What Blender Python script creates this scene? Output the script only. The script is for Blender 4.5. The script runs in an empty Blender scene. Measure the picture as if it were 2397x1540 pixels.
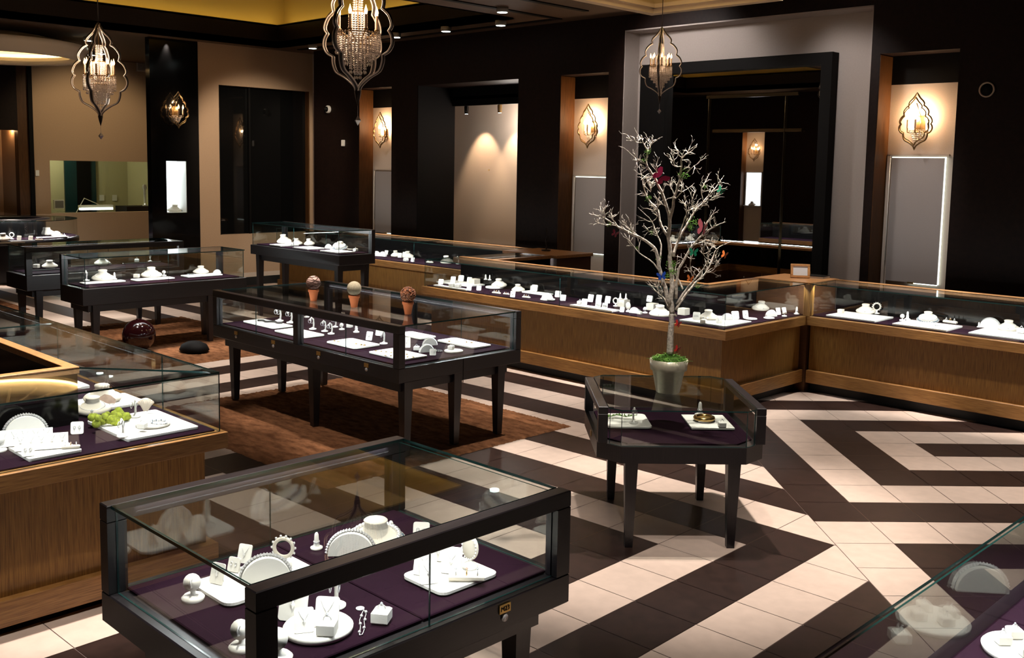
import bpy, bmesh, math, random
from mathutils import Vector, Matrix
random.seed(7)
S = bpy.context.scene
C = S.collection
PI = math.pi

# ------------------------------------------------------------------ camera
FPX, CY, PITCH, ROLL, CAMZ, YAW = 2359.4, 642.41, 0.107288, -0.018038, 1.99015, math.radians(44.6)
def _axes():
    cp, sp = math.cos(PITCH), math.sin(PITCH)
    f = Vector((0, cp, -sp)); r = Vector((1, 0, 0)); d = Vector((0, -sp, -cp))
    c, s = math.cos(ROLL), math.sin(ROLL)
    r2 = c*r + s*d; d2 = -s*r + c*d
    R = Matrix.Rotation(YAW, 3, 'Z')
    return R @ r2, R @ d2, R @ f
RT, DN, FW = _axes()
cam_d = bpy.data.cameras.new('camera'); cam = bpy.data.objects.new('camera', cam_d); C.objects.link(cam)
m = Matrix((RT, -DN, -FW)).transposed().to_4x4(); m.translation = (0, 0, CAMZ)
cam.matrix_world = m
cam_d.sensor_width = 36; cam_d.lens = 36*FPX/2397
cam_d.shift_y = -(770-CY)/2397
cam_d.clip_start = .05
S.camera = cam
def ray(px, py): return RT*((px-1198.5)/FPX) + DN*((py-CY)/FPX) + FW
def at(px, py, z=0.0):      # the point of the horizontal plane z that the photo shows at this pixel
    d = ray(px, py); t = (z-CAMZ)/d.z
    return Vector((d.x*t, d.y*t, z))
def on_x(px, py, X):
    d = ray(px, py); t = X/d.x
    return Vector((X, d.y*t, CAMZ+d.z*t))
def on_y(px, py, Y):
    d = ray(px, py); t = Y/d.y
    return Vector((d.x*t, Y, CAMZ+d.z*t))

# ------------------------------------------------------------------ world, exposure
W = bpy.data.worlds.new('world'); S.world = W; W.use_nodes = True
W.node_tree.nodes['Background'].inputs[0].default_value = (.55, .45, .4, 1)
W.node_tree.nodes['Background'].inputs[1].default_value = .004
S.view_settings.view_transform = 'Standard'; S.view_settings.look = 'None'
S.view_settings.gamma = 1; S.view_settings.use_curve_mapping = False
S.view_settings.exposure = 0.0
S.cycles.transparent_max_bounces = 40; S.cycles.max_bounces = 8
S.cycles.glossy_bounces = 5; S.cycles.diffuse_bounces = 3
S.cycles.sample_clamp_indirect = 4
S.cycles.caustics_reflective = False; S.cycles.caustics_refractive = False

# ceiling spotlights: (x, y, z, aim x, aim y, watts, full angle, warm 0/1)
NEUTRAL, WARM, COOL = (1, .89, .80), (1, .58, .27), (.93, .97, 1)
SPOTS = [      # over the floor
 (-3.27, 4.80, 3.7, -3.27, 4.7, 800, 52), (-2.7, 7.3, 3.7, -2.8, 7.1, 330, 54), (-1.4, 6.2, 3.7, -1.5, 6.0, 380, 58), (-2.1, 3.1, 3.7, -3.2, 4.5, 240, 26),
 (-1.6, 4.1, 3.7, -1.7, 4.0, 170, 50), (-4.4, 3.2, 3.7, -4.3, 3.2, 250, 48), (-5.0, 6.0, 3.7, -4.9, 6.0, 400, 50), (-6.9, 6.3, 3.7, -6.9, 6.3, 360, 50),
 (-8.6, 5.4, 3.7, -8.6, 5.4, 400, 52), (-8.9, 3.6, 3.7, -8.9, 3.7, 330, 52), (-9.4, 6.9, 3.7, -9.4, 6.6, 300, 50), (-12.9, 5.3, 3.7, -12.9, 5.3, 380, 54), (-14.4, 7.2, 3.7, -14.4, 7.0, 330, 56), (-3.6, .8, 3.7, -3.6, .9, 300, 46),
 # over the display cases
 (-2.9, 2.2, 3.7, -2.75, 1.9, 874, 30), (-2.1, 1.3, 3.7, -2.5, 1.85, 646, 30), (-5.6, 4.5, 3.7, -5.6, 4.7, 570, 34), (-6.9, 4.4, 3.7, -6.9, 4.7, 570, 34), (-6.0, 3.2, 3.7, -6.1, 4.3, 266, 34),
 (-10.0, 5.3, 3.7, -10.2, 5.3, 494, 30), (-9.9, 4.4, 3.7, -10.25, 4.4, 494, 30), (-11.2, 6.7, 3.7, -11.1, 7.1, 570, 30), (-10.0, 6.7, 3.7, -10.0, 7.1, 570, 30), (-11.3, 4.8, 3.7, -11.75, 4.9, 418, 36), (-16.3, 5.4, 3.7, -16.9, 6.0, 988, 38),
 (-4.1, 7.5, 3.7, -4.7, 7.5, 494, 30), (-5.6, 6.4, 3.7, -5.6, 7.25, 570, 28), (-6.6, 6.4, 3.7, -6.6, 7.25, 570, 28), (-7.6, 6.4, 3.7, -7.6, 7.25, 570, 28),
 (-3.7, 7.7, 3.7, -3.7, 8.55, 570, 28), (-2.9, 7.7, 3.7, -2.9, 8.55, 570, 28), (-2.0, 7.7, 3.7, -2.0, 8.55, 570, 28),
 (-11.4, 8.0, 3.7, -11.4, 8.65, 570, 30), (-10.2, 8.0, 3.7, -10.2, 8.65, 570, 30), (-9.2, 8.0, 3.7, -9.2, 8.65, 570, 30),
 (-4.4, 1.9, 3.7, -4.6, 1.9, 988, 30), (-5.7, 2.6, 3.7, -5.75, 2.1, 836, 30), (-6.8, 2.6, 3.7, -6.9, 2.1, 836, 30), (-4.1, 7.9, 3.7, -4.75, 8.6, 260, 18), (-.6, 2.6, 3.7, -.75, 2.9, 1596, 32),  # includes an extra narrow spot added only to brighten the gilt-framed card
]
# fill spots added to brighten walls and niches, no fixture there: (x, y, z, aim x, aim y, aim z, watts, angle, colour)
WALL_FILL = [(-11.4, 7.9, 3.72, -14.4, 8.75, 1.7, 420, 56, (1, .84, .66)), (-16.6, 7.6, 3.72, -18.5, 7.7, 1.6, 120, 100, (1, .78, .48)),
 (-6.95, 8.4, 3.72, -6.7, 9.8, 2.6, 110, 100, (1, .92, .88)), (-5.05, 8.4, 3.72, -5.0, 9.8, 2.2, 90, 80, (1, .92, .88)), (-4.05, 8.0, 3.72, -4.1, 9.8, 1.5, 110, 26, (1, .93, .9)),
 (-8.2, 8.0, 3.72, -8.2, 9.8, 1.5, 90, 26, (1, .9, .8)), (-12.3, 8.0, 3.72, -12.4, 9.8, 1.5, 90, 26, (1, .9, .8))]
SPOT_GAIN = 1.0
def spot(x, y, z, ax, ay, w, ang, col=NEUTRAL, az=.6, rad=.035):
    l = bpy.data.lights.new('ceiling_or_fill_spot', 'SPOT'); l.energy = w*SPOT_GAIN; l.color = col
    l.spot_size = math.radians(ang); l.spot_blend = .6; l.shadow_soft_size = rad
    o = bpy.data.objects.new('ceiling_or_fill_spot', l); C.objects.link(o); o.location = (x, y, z)
    o.rotation_euler = (Vector((ax, ay, az))-Vector((x, y, z))).to_track_quat('-Z', 'Y').to_euler()
    return o
for s in SPOTS: spot(*s)
for x, y, z, ax, ay, az, w, an, c in WALL_FILL: spot(x, y, z, ax, ay, w, an, c, az, .1)
def bulb(loc, w, col=WARM, rad=.03, parent=None):
    l = bpy.data.lights.new('bulb_light', 'POINT'); l.energy = w; l.color = col; l.shadow_soft_size = rad
    o = bpy.data.objects.new('bulb_light', l); C.objects.link(o); o.location = loc
    if parent: o.parent = parent
    return o

STRIP_W = 9.0      # watts per metre of the light strips inside the display cases
def case_strip(parent, a, b, inward, k=1.0):
    """thin light strip along the inner top edge of a case, from a to b, shining down and inward"""
    a, b = Vector(a), Vector(b); d = b-a
    l = bpy.data.lights.new('case_light_strip', 'AREA'); l.shape = 'RECTANGLE'; l.size = d.length; l.size_y = .012
    l.energy = STRIP_W*d.length*k; l.color = (.97, .98, 1)
    o = bpy.data.objects.new('case_light_strip', l); C.objects.link(o); o.parent = parent
    x = d.normalized(); z = -(Vector((0, 0, -1))+Vector(inward)*.75).normalized(); y = z.cross(x)
    R = Matrix((x, y, z)).transposed().to_4x4(); R.translation = (a+b)/2; o.matrix_local = R
    return o

# ------------------------------------------------------------------ materials
def nodes(name):
    m = bpy.data.materials.new(name); m.use_nodes = True
    return m, m.node_tree.nodes, m.node_tree.links, m.node_tree.nodes['Principled BSDF']
def mat(name, col, rough=.5, metal=0, noise=0, scale=30, stretch=None, bump=0, emit=None, estr=0, spec=None, col2=None):
    m, N, L, P = nodes(name)
    P.inputs['Base Color'].default_value = (*col, 1); P.inputs['Roughness'].default_value = rough
    P.inputs['Metallic'].default_value = metal
    if spec is not None: P.inputs['Specular IOR Level'].default_value = spec
    if emit: P.inputs['Emission Color'].default_value = (*emit, 1); P.inputs['Emission Strength'].default_value = estr
    if noise or bump or col2:
        tc = N.new('ShaderNodeTexCoord'); mp = N.new('ShaderNodeMapping'); L.new(tc.outputs['Object'], mp.inputs[0])
        if stretch: mp.inputs['Scale'].default_value = stretch
        nz = N.new('ShaderNodeTexNoise'); nz.inputs['Scale'].default_value = scale; nz.inputs['Detail'].default_value = 4
        L.new(mp.outputs[0], nz.inputs['Vector'])
        r = N.new('ShaderNodeValToRGB'); r.color_ramp.elements[0].position = .3; r.color_ramp.elements[1].position = .7
        c2 = col2 or tuple(min(1, c*(1+noise)) for c in col)
        c1 = col if col2 else tuple(c*(1-noise) for c in col)
        r.color_ramp.elements[0].color = (*c1, 1); r.color_ramp.elements[1].color = (*c2, 1)
        L.new(nz.outputs[0], r.inputs[0]); L.new(r.outputs[0], P.inputs['Base Color'])
        if bump:
            b = N.new('ShaderNodeBump'); b.inputs['Strength'].default_value = bump; b.inputs['Distance'].default_value = .01
            L.new(nz.outputs[0], b.inputs['Height']); L.new(b.outputs[0], P.inputs['Normal'])
    return m
def glass_mat(name, tint=(.96, .985, .975), f0=.085, boost=.85):
    m, N, L, P = nodes(name); N.remove(P)
    out = N['Material Output']; tr = N.new('ShaderNodeBsdfTransparent'); tr.inputs[0].default_value = (*tint, 1)
    gl = N.new('ShaderNodeBsdfGlossy'); gl.inputs['Roughness'].default_value = 0.0
    geo = N.new('ShaderNodeNewGeometry'); dot = N.new('ShaderNodeVectorMath'); dot.operation = 'DOT_PRODUCT'
    L.new(geo.outputs['Normal'], dot.inputs[0]); L.new(geo.outputs['Incoming'], dot.inputs[1])
    def mth(op, a, b=None):
        n = N.new('ShaderNodeMath'); n.operation = op
        for i, v in enumerate((a, b)):
            if v is None: continue
            if isinstance(v, (int, float)): n.inputs[i].default_value = v
            else: L.new(v, n.inputs[i])
        return n.outputs[0]
    c = mth('ABSOLUTE', dot.outputs['Value']); k = mth('SUBTRACT', 1.0, c); p = mth('POWER', k, 5.0)
    fr = mth('ADD', mth('MULTIPLY', p, (1-f0)*boost), f0)
    mx = N.new('ShaderNodeMixShader'); L.new(fr, mx.inputs[0]); L.new(tr.outputs[0], mx.inputs[1]); L.new(gl.outputs[0], mx.inputs[2])
    L.new(mx.outputs[0], out.inputs['Surface'])
    return m
M = {}
M['glass'] = glass_mat('clear_glass')
M['edge'] = mat('glass_edge', (.010, .042, .040), .18, spec=.6)
M['dark_wood'] = mat('dark_stained_wood', (.0036, .0028, .0038), .38, stretch=(3, 60, 60), scale=3, col2=(.0105, .0075, .0098), spec=.6)
M['dark_wood_y'] = mat('dark_stained_wood_cross', (.0036, .0028, .0038), .38, stretch=(60, 3, 60), scale=3, col2=(.0105, .0075, .0098), spec=.6)
M['dark_wood_v'] = mat('dark_stained_wood_upright', (.0036, .0028, .0038), .38, stretch=(60, 60, 3), scale=3, col2=(.0105, .0075, .0098), spec=.6)
M['oak_v'] = mat('oak_veneer_upright', (.15, .066, .012), .42, stretch=(70, 70, 2.5), scale=3, col2=(.36, .178, .040))
M['oak_h'] = mat('oak_veneer_level', (.17, .074, .018), .38, stretch=(3, 3, 80), scale=3, col2=(.37, .185, .055))
M['oak_top'] = mat('oak_rim', (.46, .23, .09), .35, stretch=(8, 8, 8), scale=6, col2=(.58, .31, .13))
M['oak_dark'] = mat('brown_drawer_wood', (.075, .03, .012), .4, stretch=(3, 3, 60), scale=3, col2=(.12, .05, .02))
M['velvet'] = mat('aubergine_velvet', (.0115, .0036, .0088), .9, spec=.04, noise=.25, scale=200)
M['white'] = mat('white_leatherette', (.80, .78, .73), .5)
M['cream'] = mat('cream_suede', (.60, .55, .47), .7)
M['silver'] = mat('polished_silver', (.80, .80, .81), .3, .65)
M['gold'] = mat('yellow_gold', (.85, .55, .2), .2, 1)
M['brass'] = mat('brass_plate', (.62, .42, .14), .32, 1)
M['blackbead'] = mat('black_beads', (.01, .01, .012), .2)
M['bluebead'] = mat('blue_grey_beads', (.12, .16, .2), .15, .3)
M['kick'] = mat('black_kick', (.004, .004, .004), .6)
M['bevel'] = mat('dark_bevel', (.06, .04, .018), .2, .9)
M['black'] = mat('black_lacquer', (.003, .0028, .0028), .12, spec=.35)
M['blackmatte'] = mat('black_matte', (.003, .0024, .0022), .7, spec=.12)
M['beige'] = mat('beige_paint', (.40, .27, .17), .8, noise=.04, scale=60)
M['panel'] = mat('warm_white_panel', (.52, .43, .35), .8, noise=.03, scale=80)
M['wallbrown'] = mat('dark_brown_wallcover', (.006, .0022, .0016), .6, spec=.15, stretch=(1, 1, 1), scale=25, col2=(.012, .0048, .0032))
M['revealbrown'] = mat('walnut_reveal', (.045, .018, .005), .5, spec=.2, stretch=(40, 40, 2), scale=3, col2=(.085, .035, .010))
M['arch'] = mat('grey_white_paint', (.36, .31, .28), .75, noise=.03, scale=60)
M['ceil'] = mat('brown_ceiling_paint', (.075, .040, .020), .75)
M['fascia'] = mat('dark_fascia', (.006, .0026, .0017), .5, spec=.2)
M['cove'] = mat('ochre_cove_paint', (.50, .38, .14), .8)
M['cream_paint'] = mat('cream_plaster', (.62, .50, .36), .75)
M['tile_d'] = mat('dark_brown_tile', (.024, .0125, .010), .4, spec=.22, noise=.25, scale=14)
M['tile_c'] = mat('cream_tile', (.58, .46, .385), .42, noise=.06, scale=14)
M['grout'] = mat('grout', (.20, .14, .12), .8)
M['rug'] = mat('brown_shag', (.095, .040, .018), .95, spec=.05, scale=9, col2=(.24, .108, .050), stretch=(1, 2.2, 1))
M['shade'] = mat('grey_roller_fabric', (.33, .29, .27), .85, noise=.05, scale=300)
M['lit_white'] = mat('lit_back_panel', (.8, .85, .9), .6, emit=(.86, .93, 1), estr=2.6)
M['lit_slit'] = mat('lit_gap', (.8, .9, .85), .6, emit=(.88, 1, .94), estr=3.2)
M['dome'] = mat('pale_dome_plaster', (.88, .76, .60), .7)
M['lamp_white'] = mat('downlight_lens', (1, 1, 1), .3, emit=(.85, 1, .95), estr=9)
M['flame'] = mat('candle_bulb', (1, .8, .5), .3, emit=(1, .52, .17), estr=15)
M['cove_strip'] = mat('cove_lamp_strip', (1, .8, .4), .4, emit=(1, .72, .22), estr=5)
M['cove_warm'] = mat('dome_lamp_strip', (1, .8, .5), .4, emit=(1, .74, .36), estr=7)
M['candle'] = mat('ivory_candle_sleeve', (.62, .44, .30), .5)
M['crystal'] = mat('crystal_bead', (.70, .62, .56), .1, .15, spec=1)
M['drop'] = mat('clear_crystal_drop', (.7, .72, .78), .03, .5)
M['beadframe'] = mat('beaded_silver_frame', (.045, .038, .034), .35, .6, scale=260, bump=.6)
M['bronze'] = mat('dark_bronze', (.03, .022, .018), .4, .7)
M['bronzegold'] = mat('antique_gold', (.22, .14, .06), .35, .85)
M['mirror'] = mat('mirror_silvering', (.86, .86, .86), .01, 1)
M['bark'] = mat('silvered_bark', (.62, .57, .49), .45, .1, noise=.4, scale=80, bump=.6)
M['moss'] = mat('green_moss', (.10, .24, .03), .9, noise=.5, scale=60)
M['mossy'] = mat('olive_moss', (.22, .26, .02), .9, noise=.5, scale=60)
M['pot'] = mat('pale_gold_pot', (.60, .57, .43), .35, .2, noise=.1, scale=40)
M['terra'] = mat('terracotta', (.56, .15, .045), .8)
M['choc'] = mat('chocolate_twine', (.11, .045, .028), .7)
M['pinkball'] = mat('pale_pink_ball', (.62, .40, .33), .7)
M['sageball'] = mat('sage_beige_ball', (.36, .31, .21), .85, noise=.15, scale=90)
M['copperball'] = mat('copper_chip', (.34, .13, .06), .35, .4)
M['redball'] = mat('dark_red_lacquer', (.014, .0022, .0028), .1, spec=.7)
M['paper'] = mat('white_paper', (.75, .76, .78), .8)
M['grey'] = mat('grey_metal', (.25, .24, .23), .5, .2)
M['screen'] = mat('dark_glass', (.004, .004, .004), .04, spec=.6)
M['teal'] = mat('teal_door_glass', (.01, .035, .04), .15)
M['office'] = mat('office_wall', (.50, .46, .28), .8)
M['tubelamp'] = mat('desk_tube_light', (1, 1, .9), .4, emit=(.95, 1, .85), estr=5)
M['shell'] = mat('sea_shell', (.70, .60, .50), .35)
M['agate'] = mat('agate_slab', (.42, .30, .24), .3, noise=.4, scale=18)
for n, c in dict(magenta=(.55, .01, .10), pink=(.55, .12, .16), red=(.45, .02, .015), green=(.01, .22, .11), blue=(.01, .06, .40), orange=(.65, .16, .03), maroon=(.22, .02, .04)).items():
    M['wing_'+n] = mat('wing_'+n, c, .5)

# ------------------------------------------------------------------ mesh helpers
class B:
    """collects shapes for ONE mesh; material slots by name"""
    def __init__(s): s.v = []; s.f = []; s.mi = []; s.sm = []; s.mats = []; s.T = Matrix.Identity(4)
    def slot(s, m):
        if m not in s.mats: s.mats.append(m)
        return s.mats.index(m)
    def add(s, vs, fs, m, smooth=False):
        o = len(s.v); k = s.slot(m)
        s.v += [tuple(s.T @ Vector(v)) for v in vs]
        for f in fs: s.f.append([i+o for i in f]); s.mi.append(k); s.sm.append(smooth)
        return s
    def box(s, x0, x1, y0, y1, z0, z1, m, ch=0):
        if ch:
            def ring(z, e): return [(x0+e+ch*0, y0+e, z), (x1-e, y0+e, z), (x1-e, y1-e, z), (x0+e, y1-e, z)]
            vs = ring(z0, ch)+ring(z0+ch, 0)+ring(z1-ch, 0)+ring(z1, ch)
            fs = [(3, 2, 1, 0), (12, 13, 14, 15)]
            for k in range(3):
                for i in range(4): a = k*4+i; b = k*4+(i+1) % 4; fs.append((a, b, b+4, a+4))
            return s.add(vs, fs, m)
        vs = [(x0, y0, z0), (x1, y0, z0), (x1, y1, z0), (x0, y1, z0), (x0, y0, z1), (x1, y0, z1), (x1, y1, z1), (x0, y1, z1)]
        return s.add(vs, [(3, 2, 1, 0), (4, 5, 6, 7), (0, 1, 5, 4), (1, 2, 6, 5), (2, 3, 7, 6), (3, 0, 4, 7)], m)
    def pane(s, x0, x1, y0, y1, z0, z1, m='glass', e='edge'):
        d = [x1-x0, y1-y0, z1-z0]; k = d.index(min(d))
        vs = [(x0, y0, z0), (x1, y0, z0), (x1, y1, z0), (x0, y1, z0), (x0, y0, z1), (x1, y0, z1), (x1, y1, z1), (x0, y1, z1)]
        fs = [((3, 2, 1, 0), 2), ((4, 5, 6, 7), 2), ((0, 1, 5, 4), 1), ((1, 2, 6, 5), 0), ((2, 3, 7, 6), 1), ((3, 0, 4, 7), 0)]
        for f, ax in fs: s.add([vs[i] for i in f], [(0, 1, 2, 3)], m if ax == k else e)
        return s
    def prism(s, pts, z0, z1, m, top=None, side=None, smooth=False):
        n = len(pts); vs = [(x, y, z0) for x, y in pts]+[(x, y, z1) for x, y in pts]
        s.add(vs, [tuple(range(n-1, -1, -1)), tuple(range(n, 2*n))], top or m)
        s.add(vs, [(i, (i+1) % n, n+(i+1) % n, n+i) for i in range(n)], side or m, smooth)
        return s
    def lathe(s, prof, m, seg=20, sx=1, sy=1, c=(0, 0, 0), smooth=True, caps=True, a0=0, a1=2*PI):
        vs = []; fs = []; full = abs(a1-a0-2*PI) < 1e-6; n = seg if full else seg+1
        for r, z in prof:
            for i in range(n):
                a = a0+(a1-a0)*i/seg; vs.append((c[0]+r*sx*math.cos(a), c[1]+r*sy*math.sin(a), c[2]+z))
        for k in range(len(prof)-1):
            for i in range(seg):
                j = (i+1) % n
                fs.append((k*n+i, k*n+j, (k+1)*n+j, (k+1)*n+i))
        s.add(vs, fs, m, smooth)
        if caps and full:
            if prof[0][0] > 1e-5: s.add(vs[:n], [tuple(range(n-1, -1, -1))], m)
            if prof[-1][0] > 1e-5: s.add(vs[-n:], [tuple(range(n))], m)
        return s
    def tube(s, pts, r, m, seg=6, closed=False, r1=None, taper=None):
        pts = [Vector(p) for p in pts]; n = len(pts); vs = []; fs = []
        up = Vector((0, 0, 1)); prev = None
        for i, p in enumerate(pts):
            if closed: t = pts[(i+1) % n]-pts[i-1]
            else: t = pts[min(i+1, n-1)]-pts[max(i-1, 0)]
            if t.length < 1e-9: t = Vector((0, 0, 1))
            t.normalize()
            if prev is None:
                a = Vector((1, 0, 0)) if abs(t.x) < .8 else Vector((0, 1, 0)); u = t.cross(a).normalized()
            else:
                u = prev-t*prev.dot(t)
                u = u.normalized() if u.length > 1e-6 else t.orthogonal().normalized()
            prev = u; w = t.cross(u)
            rr = taper[i] if taper else (r if r1 is None else r+(r1-r)*i/max(1, n-1))
            for k in range(seg): a = 2*PI*k/seg; vs.append(p+u*(rr*math.cos(a))+w*(rr*math.sin(a)))
        for i in range(n if closed else n-1):
            for k in range(seg):
                a = i*seg+k; b = i*seg+(k+1) % seg; c2 = ((i+1) % n)*seg
                fs.append((a, b, c2+(k+1) % seg, c2+k))
        if not closed: fs += [tuple(range(seg-1, -1, -1)), tuple((n-1)*seg+k for k in range(seg))]
        return s.add(vs, fs, m, True)
    def ball(s, c, r, m, seg=8, rings=6, sz=1, sx=1, sy=1):
        prof = [(max(r*math.sin(PI*k/rings), 1e-6), -r*sz*math.cos(PI*k/rings)) for k in range(rings+1)]
        return s.lathe(prof, m, seg, sx, sy, c, True, False)
    def octa(s, c, r, m, rz=None):
        x, y, z = c; q = rz or r
        return s.add([(x+r, y, z), (x, y+r, z), (x-r, y, z), (x, y-r, z), (x, y, z+q), (x, y, z-q)],
                     [(0, 1, 4), (1, 2, 4), (2, 3, 4), (3, 0, 4), (1, 0, 5), (2, 1, 5), (3, 2, 5), (0, 3, 5)], m)
    def torus(s, c, R, r, m, axis='z', seg=16, sub=6, a0=0, a1=2*PI):
        full = abs(a1-a0-2*PI) < 1e-6; n = seg if full else seg+1
        P = []
        for i in range(n):
            a = a0+(a1-a0)*i/seg; u, w = R*math.cos(a), R*math.sin(a)
            P.append(Vector(c)+Vector({'z': (u, w, 0), 'y': (u, 0, w), 'x': (0, u, w)}[axis]))
        return s.tube(P, r, m, sub, full)
    def mesh(s, name):
        me = bpy.data.meshes.new(name); me.from_pydata(s.v, [], s.f)
        for k in s.mats: me.materials.append(M[k])
        me.polygons.foreach_set('material_index', s.mi); me.polygons.foreach_set('use_smooth', s.sm)
        me.update(); return me
    def obj(s, name, parent=None, loc=None):
        o = bpy.data.objects.new(name, s.mesh(name)); C.objects.link(o)
        if parent: o.parent = parent
        if loc is not None: o.location = loc
        return o
USED = {}
def tag(o, label, cat, group=None):
    o['label'] = label; o['category'] = cat
    if group: o['group'] = group
    n = len(label.split())
    if n < 4 or n > 16: print('LABEL LENGTH', n, label)
    if label in USED and not group: print('SAME LABEL', label)
    USED[label] = 1
    return o
def thing(name, label, cat, loc=(0, 0, 0), rz=0, group=None):
    o = bpy.data.objects.new(name, None); C.objects.link(o); o.empty_display_size = .05
    o.location = loc; o.rotation_euler = (0, 0, rz)
    return tag(o, label, cat, group)
def struct(o): o['kind'] = 'structure'; return o
def dup(root, loc, rz, label, cat, scale=1, group=None):
    r = root.copy(); C.objects.link(r); r.location = loc; r.rotation_euler = (0, 0, rz); r.scale = (scale,)*3
    if 'group' in r: del r['group']
    for ch in list(root.children):
        c = ch.copy(); C.objects.link(c); c.parent = r
        for g in list(ch.children):
            d = g.copy(); C.objects.link(d); d.parent = c
    return tag(r, label, cat, group)

# ------------------------------------------------------------------ floor
T = .335
def clip(poly, n, d):          # keep side n.p >= d
    out = []
    for i in range(len(poly)):
        a, b = poly[i-1], poly[i]; da = a[0]*n[0]+a[1]*n[1]-d; db = b[0]*n[0]+b[1]*n[1]-d
        if (da >= 0) != (db >= 0):
            t = da/(da-db); out.append((a[0]+(b[0]-a[0])*t, a[1]+(b[1]-a[1])*t))
        if db >= 0: out.append(b)
    return out
RX0, RX1, RY0, RY1 = -18.6, 2.5, -1.7, 10.9
fl = B(); fl.add([(RX0, RY0, -.003), (RX1, RY0, -.003), (RX1, RY1, -.003), (RX0, RY1, -.003)], [(0, 1, 2, 3)], 'grout')
LO = Vector((-2.76066, 5.27692)); la = math.radians(1.390)
RO = Vector((-2.91582, 5.44058)); ra = math.radians(-43.787)
sd = (math.cos(ra), math.sin(ra)); sn = (-sd[1], sd[0])     # seam direction and its normal towards the right-hand field
def tri_wave(i, c, half, per): return abs(((i-c+per/2) % per)-per/2)-half
def field(org, ang, ti, tj, i0, i1, j0, j1, dark, side, g=.0022):
    u = (math.cos(ang), math.sin(ang)); v = (-u[1], u[0])
    lim = sn[0]*RO.x+sn[1]*RO.y
    for i in range(i0, i1):
        for j in range(j0, j1):
            q = [(i*ti+g, j*tj+g), ((i+1)*ti-g, j*tj+g), ((i+1)*ti-g, (j+1)*tj-g), (i*ti+g, (j+1)*tj-g)]
            p = [(org.x+a*u[0]+b*v[0], org.y+a*u[1]+b*v[1]) for a, b in q]
            if max(x for x, y in p) < RX0 or min(x for x, y in p) > RX1 or max(y for x, y in p) < RY0 or min(y for x, y in p) > RY1: continue
            p = clip(p, (sn[0]*side, sn[1]*side), lim*side+g)
            if len(p) > 2: p = clip(clip(clip(clip(p, (1, 0), RX0), (-1, 0), -RX1), (0, 1), RY0), (0, -1), -RY1)
            if len(p) > 2: fl.add([(x, y, 0) for x, y in p], [tuple(range(len(p)))], 'tile_d' if dark(i, j) else 'tile_c')
field(LO, la, T, T, -50, 18, -24, 22, lambda i, j: max(j+2, abs(((i+7+14) % 28)-14)-7) % 2 == 0, -1)
def dark_right(i, j):
    k = i+4
    if i > 0: return min(j, 4-abs(i-5)) % 2 == 1
    if i < -8: return min(j, 4-abs(i+13)) % 2 == 1
    return min(j, 4-abs(k)) % 2 == 0
field(RO, ra, T, T*.9704, -20, 20, 0, 24, dark_right, 1)
struct(fl.obj('floor'))
fl2 = B().box(RX0-.3, RX1+.3, RY0-.3, RY1+.3, -.12, -.004, 'grout').obj('floor_slab'); struct(fl2)

# ------------------------------------------------------------------ walls
def wall(name, *boxes):
    b = B()
    for x in boxes: b.box(*x)
    return struct(b.obj(name))
YF, YB, ZC = 9.53, 9.8, 3.78
NI = [(-12.784, -11.98), (-8.603, -7.83), (-4.456, -3.70)]      # three sconce niches
MID = (-11.38, -9.335); AR = (-7.60, -4.545)                     # middle niche, white alcove
wb = 'wallbrown'
wall('wall_north',
     (-14.40, NI[0][0], YF, YB, 0, ZC, wb) if False else (-14.0, NI[0][0], YF, YB+.1, 0, ZC, wb),
     (NI[0][1], MID[0], YF, YB+.1, 0, ZC, wb), (MID[1], NI[1][0], YF, YB+.1, 0, ZC, wb),
     (NI[1][1], AR[0], YF, YB+.1, 0, ZC, wb), (AR[1], NI[2][0], YF, YB+.1, 0, ZC, wb), (NI[2][1], RX1, YF, YB+.1, 0, ZC, wb),
     (NI[0][0], NI[0][1], YF, YB+.1, 3.13, ZC, wb), (NI[1][0], NI[1][1], YF, YB+.1, 3.13, ZC, wb), (NI[2][0], NI[2][1], YF, YB+.1, 3.13, ZC, wb),
     (MID[0], MID[1], YF, 10.2, 3.12, ZC, wb), (AR[0], AR[1], YF, YB+.1, 3.60, ZC, wb))
wall('wall_north_end', (-14.4, -14.0, YB-.02, YB+.1, 0, ZC, 'arch'))
for k, (a, b) in enumerate(NI):
    wall('trim_%d' % (k+1), (a-.001, a+.006, YF+.003, YB, 0, 3.12, 'revealbrown'))
    wall('wall_niche_%d' % (k+1), (a, b, YB, YB+.06, 2.85, 3.13, 'blackmatte'), (a, b, YB, YB+.06, 0, 2.85, 'panel'))
# middle niche: black reveal, then a white box behind
wall('wall_middle_niche', (MID[0]-.02, MID[0]+.01, YF+.002, 10.25, 0, 3.12, 'blackmatte'), (MID[1]-.01, MID[1]+.02, YF+.002, 10.25, 0, 3.12, 'blackmatte'),
     (MID[0], MID[1], 10.2, 10.25, 2.86, 3.12, 'blackmatte'), (MID[0]-.6, MID[1]+.2, 10.75, 10.8, 0, 3.1, 'panel'),
     (MID[0]-.65, MID[0]-.6, 10.25, 10.75, 0, 3.1, 'panel'), (MID[1]+.2, MID[1]+.25, 10.25, 10.75, 0, 3.1, 'panel'), (MID[0]-.6, MID[1]+.2, 10.2, 10.8, 2.95, 3.0, 'panel'))
# white alcove
wall('wall_alcove', (AR[0]-.004, AR[0]+.012, YF+.002, YB, 0, 3.60, 'arch'), (AR[1]-.012, AR[1]+.004, YF+.002, YB, 0, 3.6, 'arch'),
     (AR[0], AR[1], YF+.002, YB, 3.585, 3.602, 'arch'), (AR[0], AR[1], YB, YB+.06, 0, 3.6, 'arch'))
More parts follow.
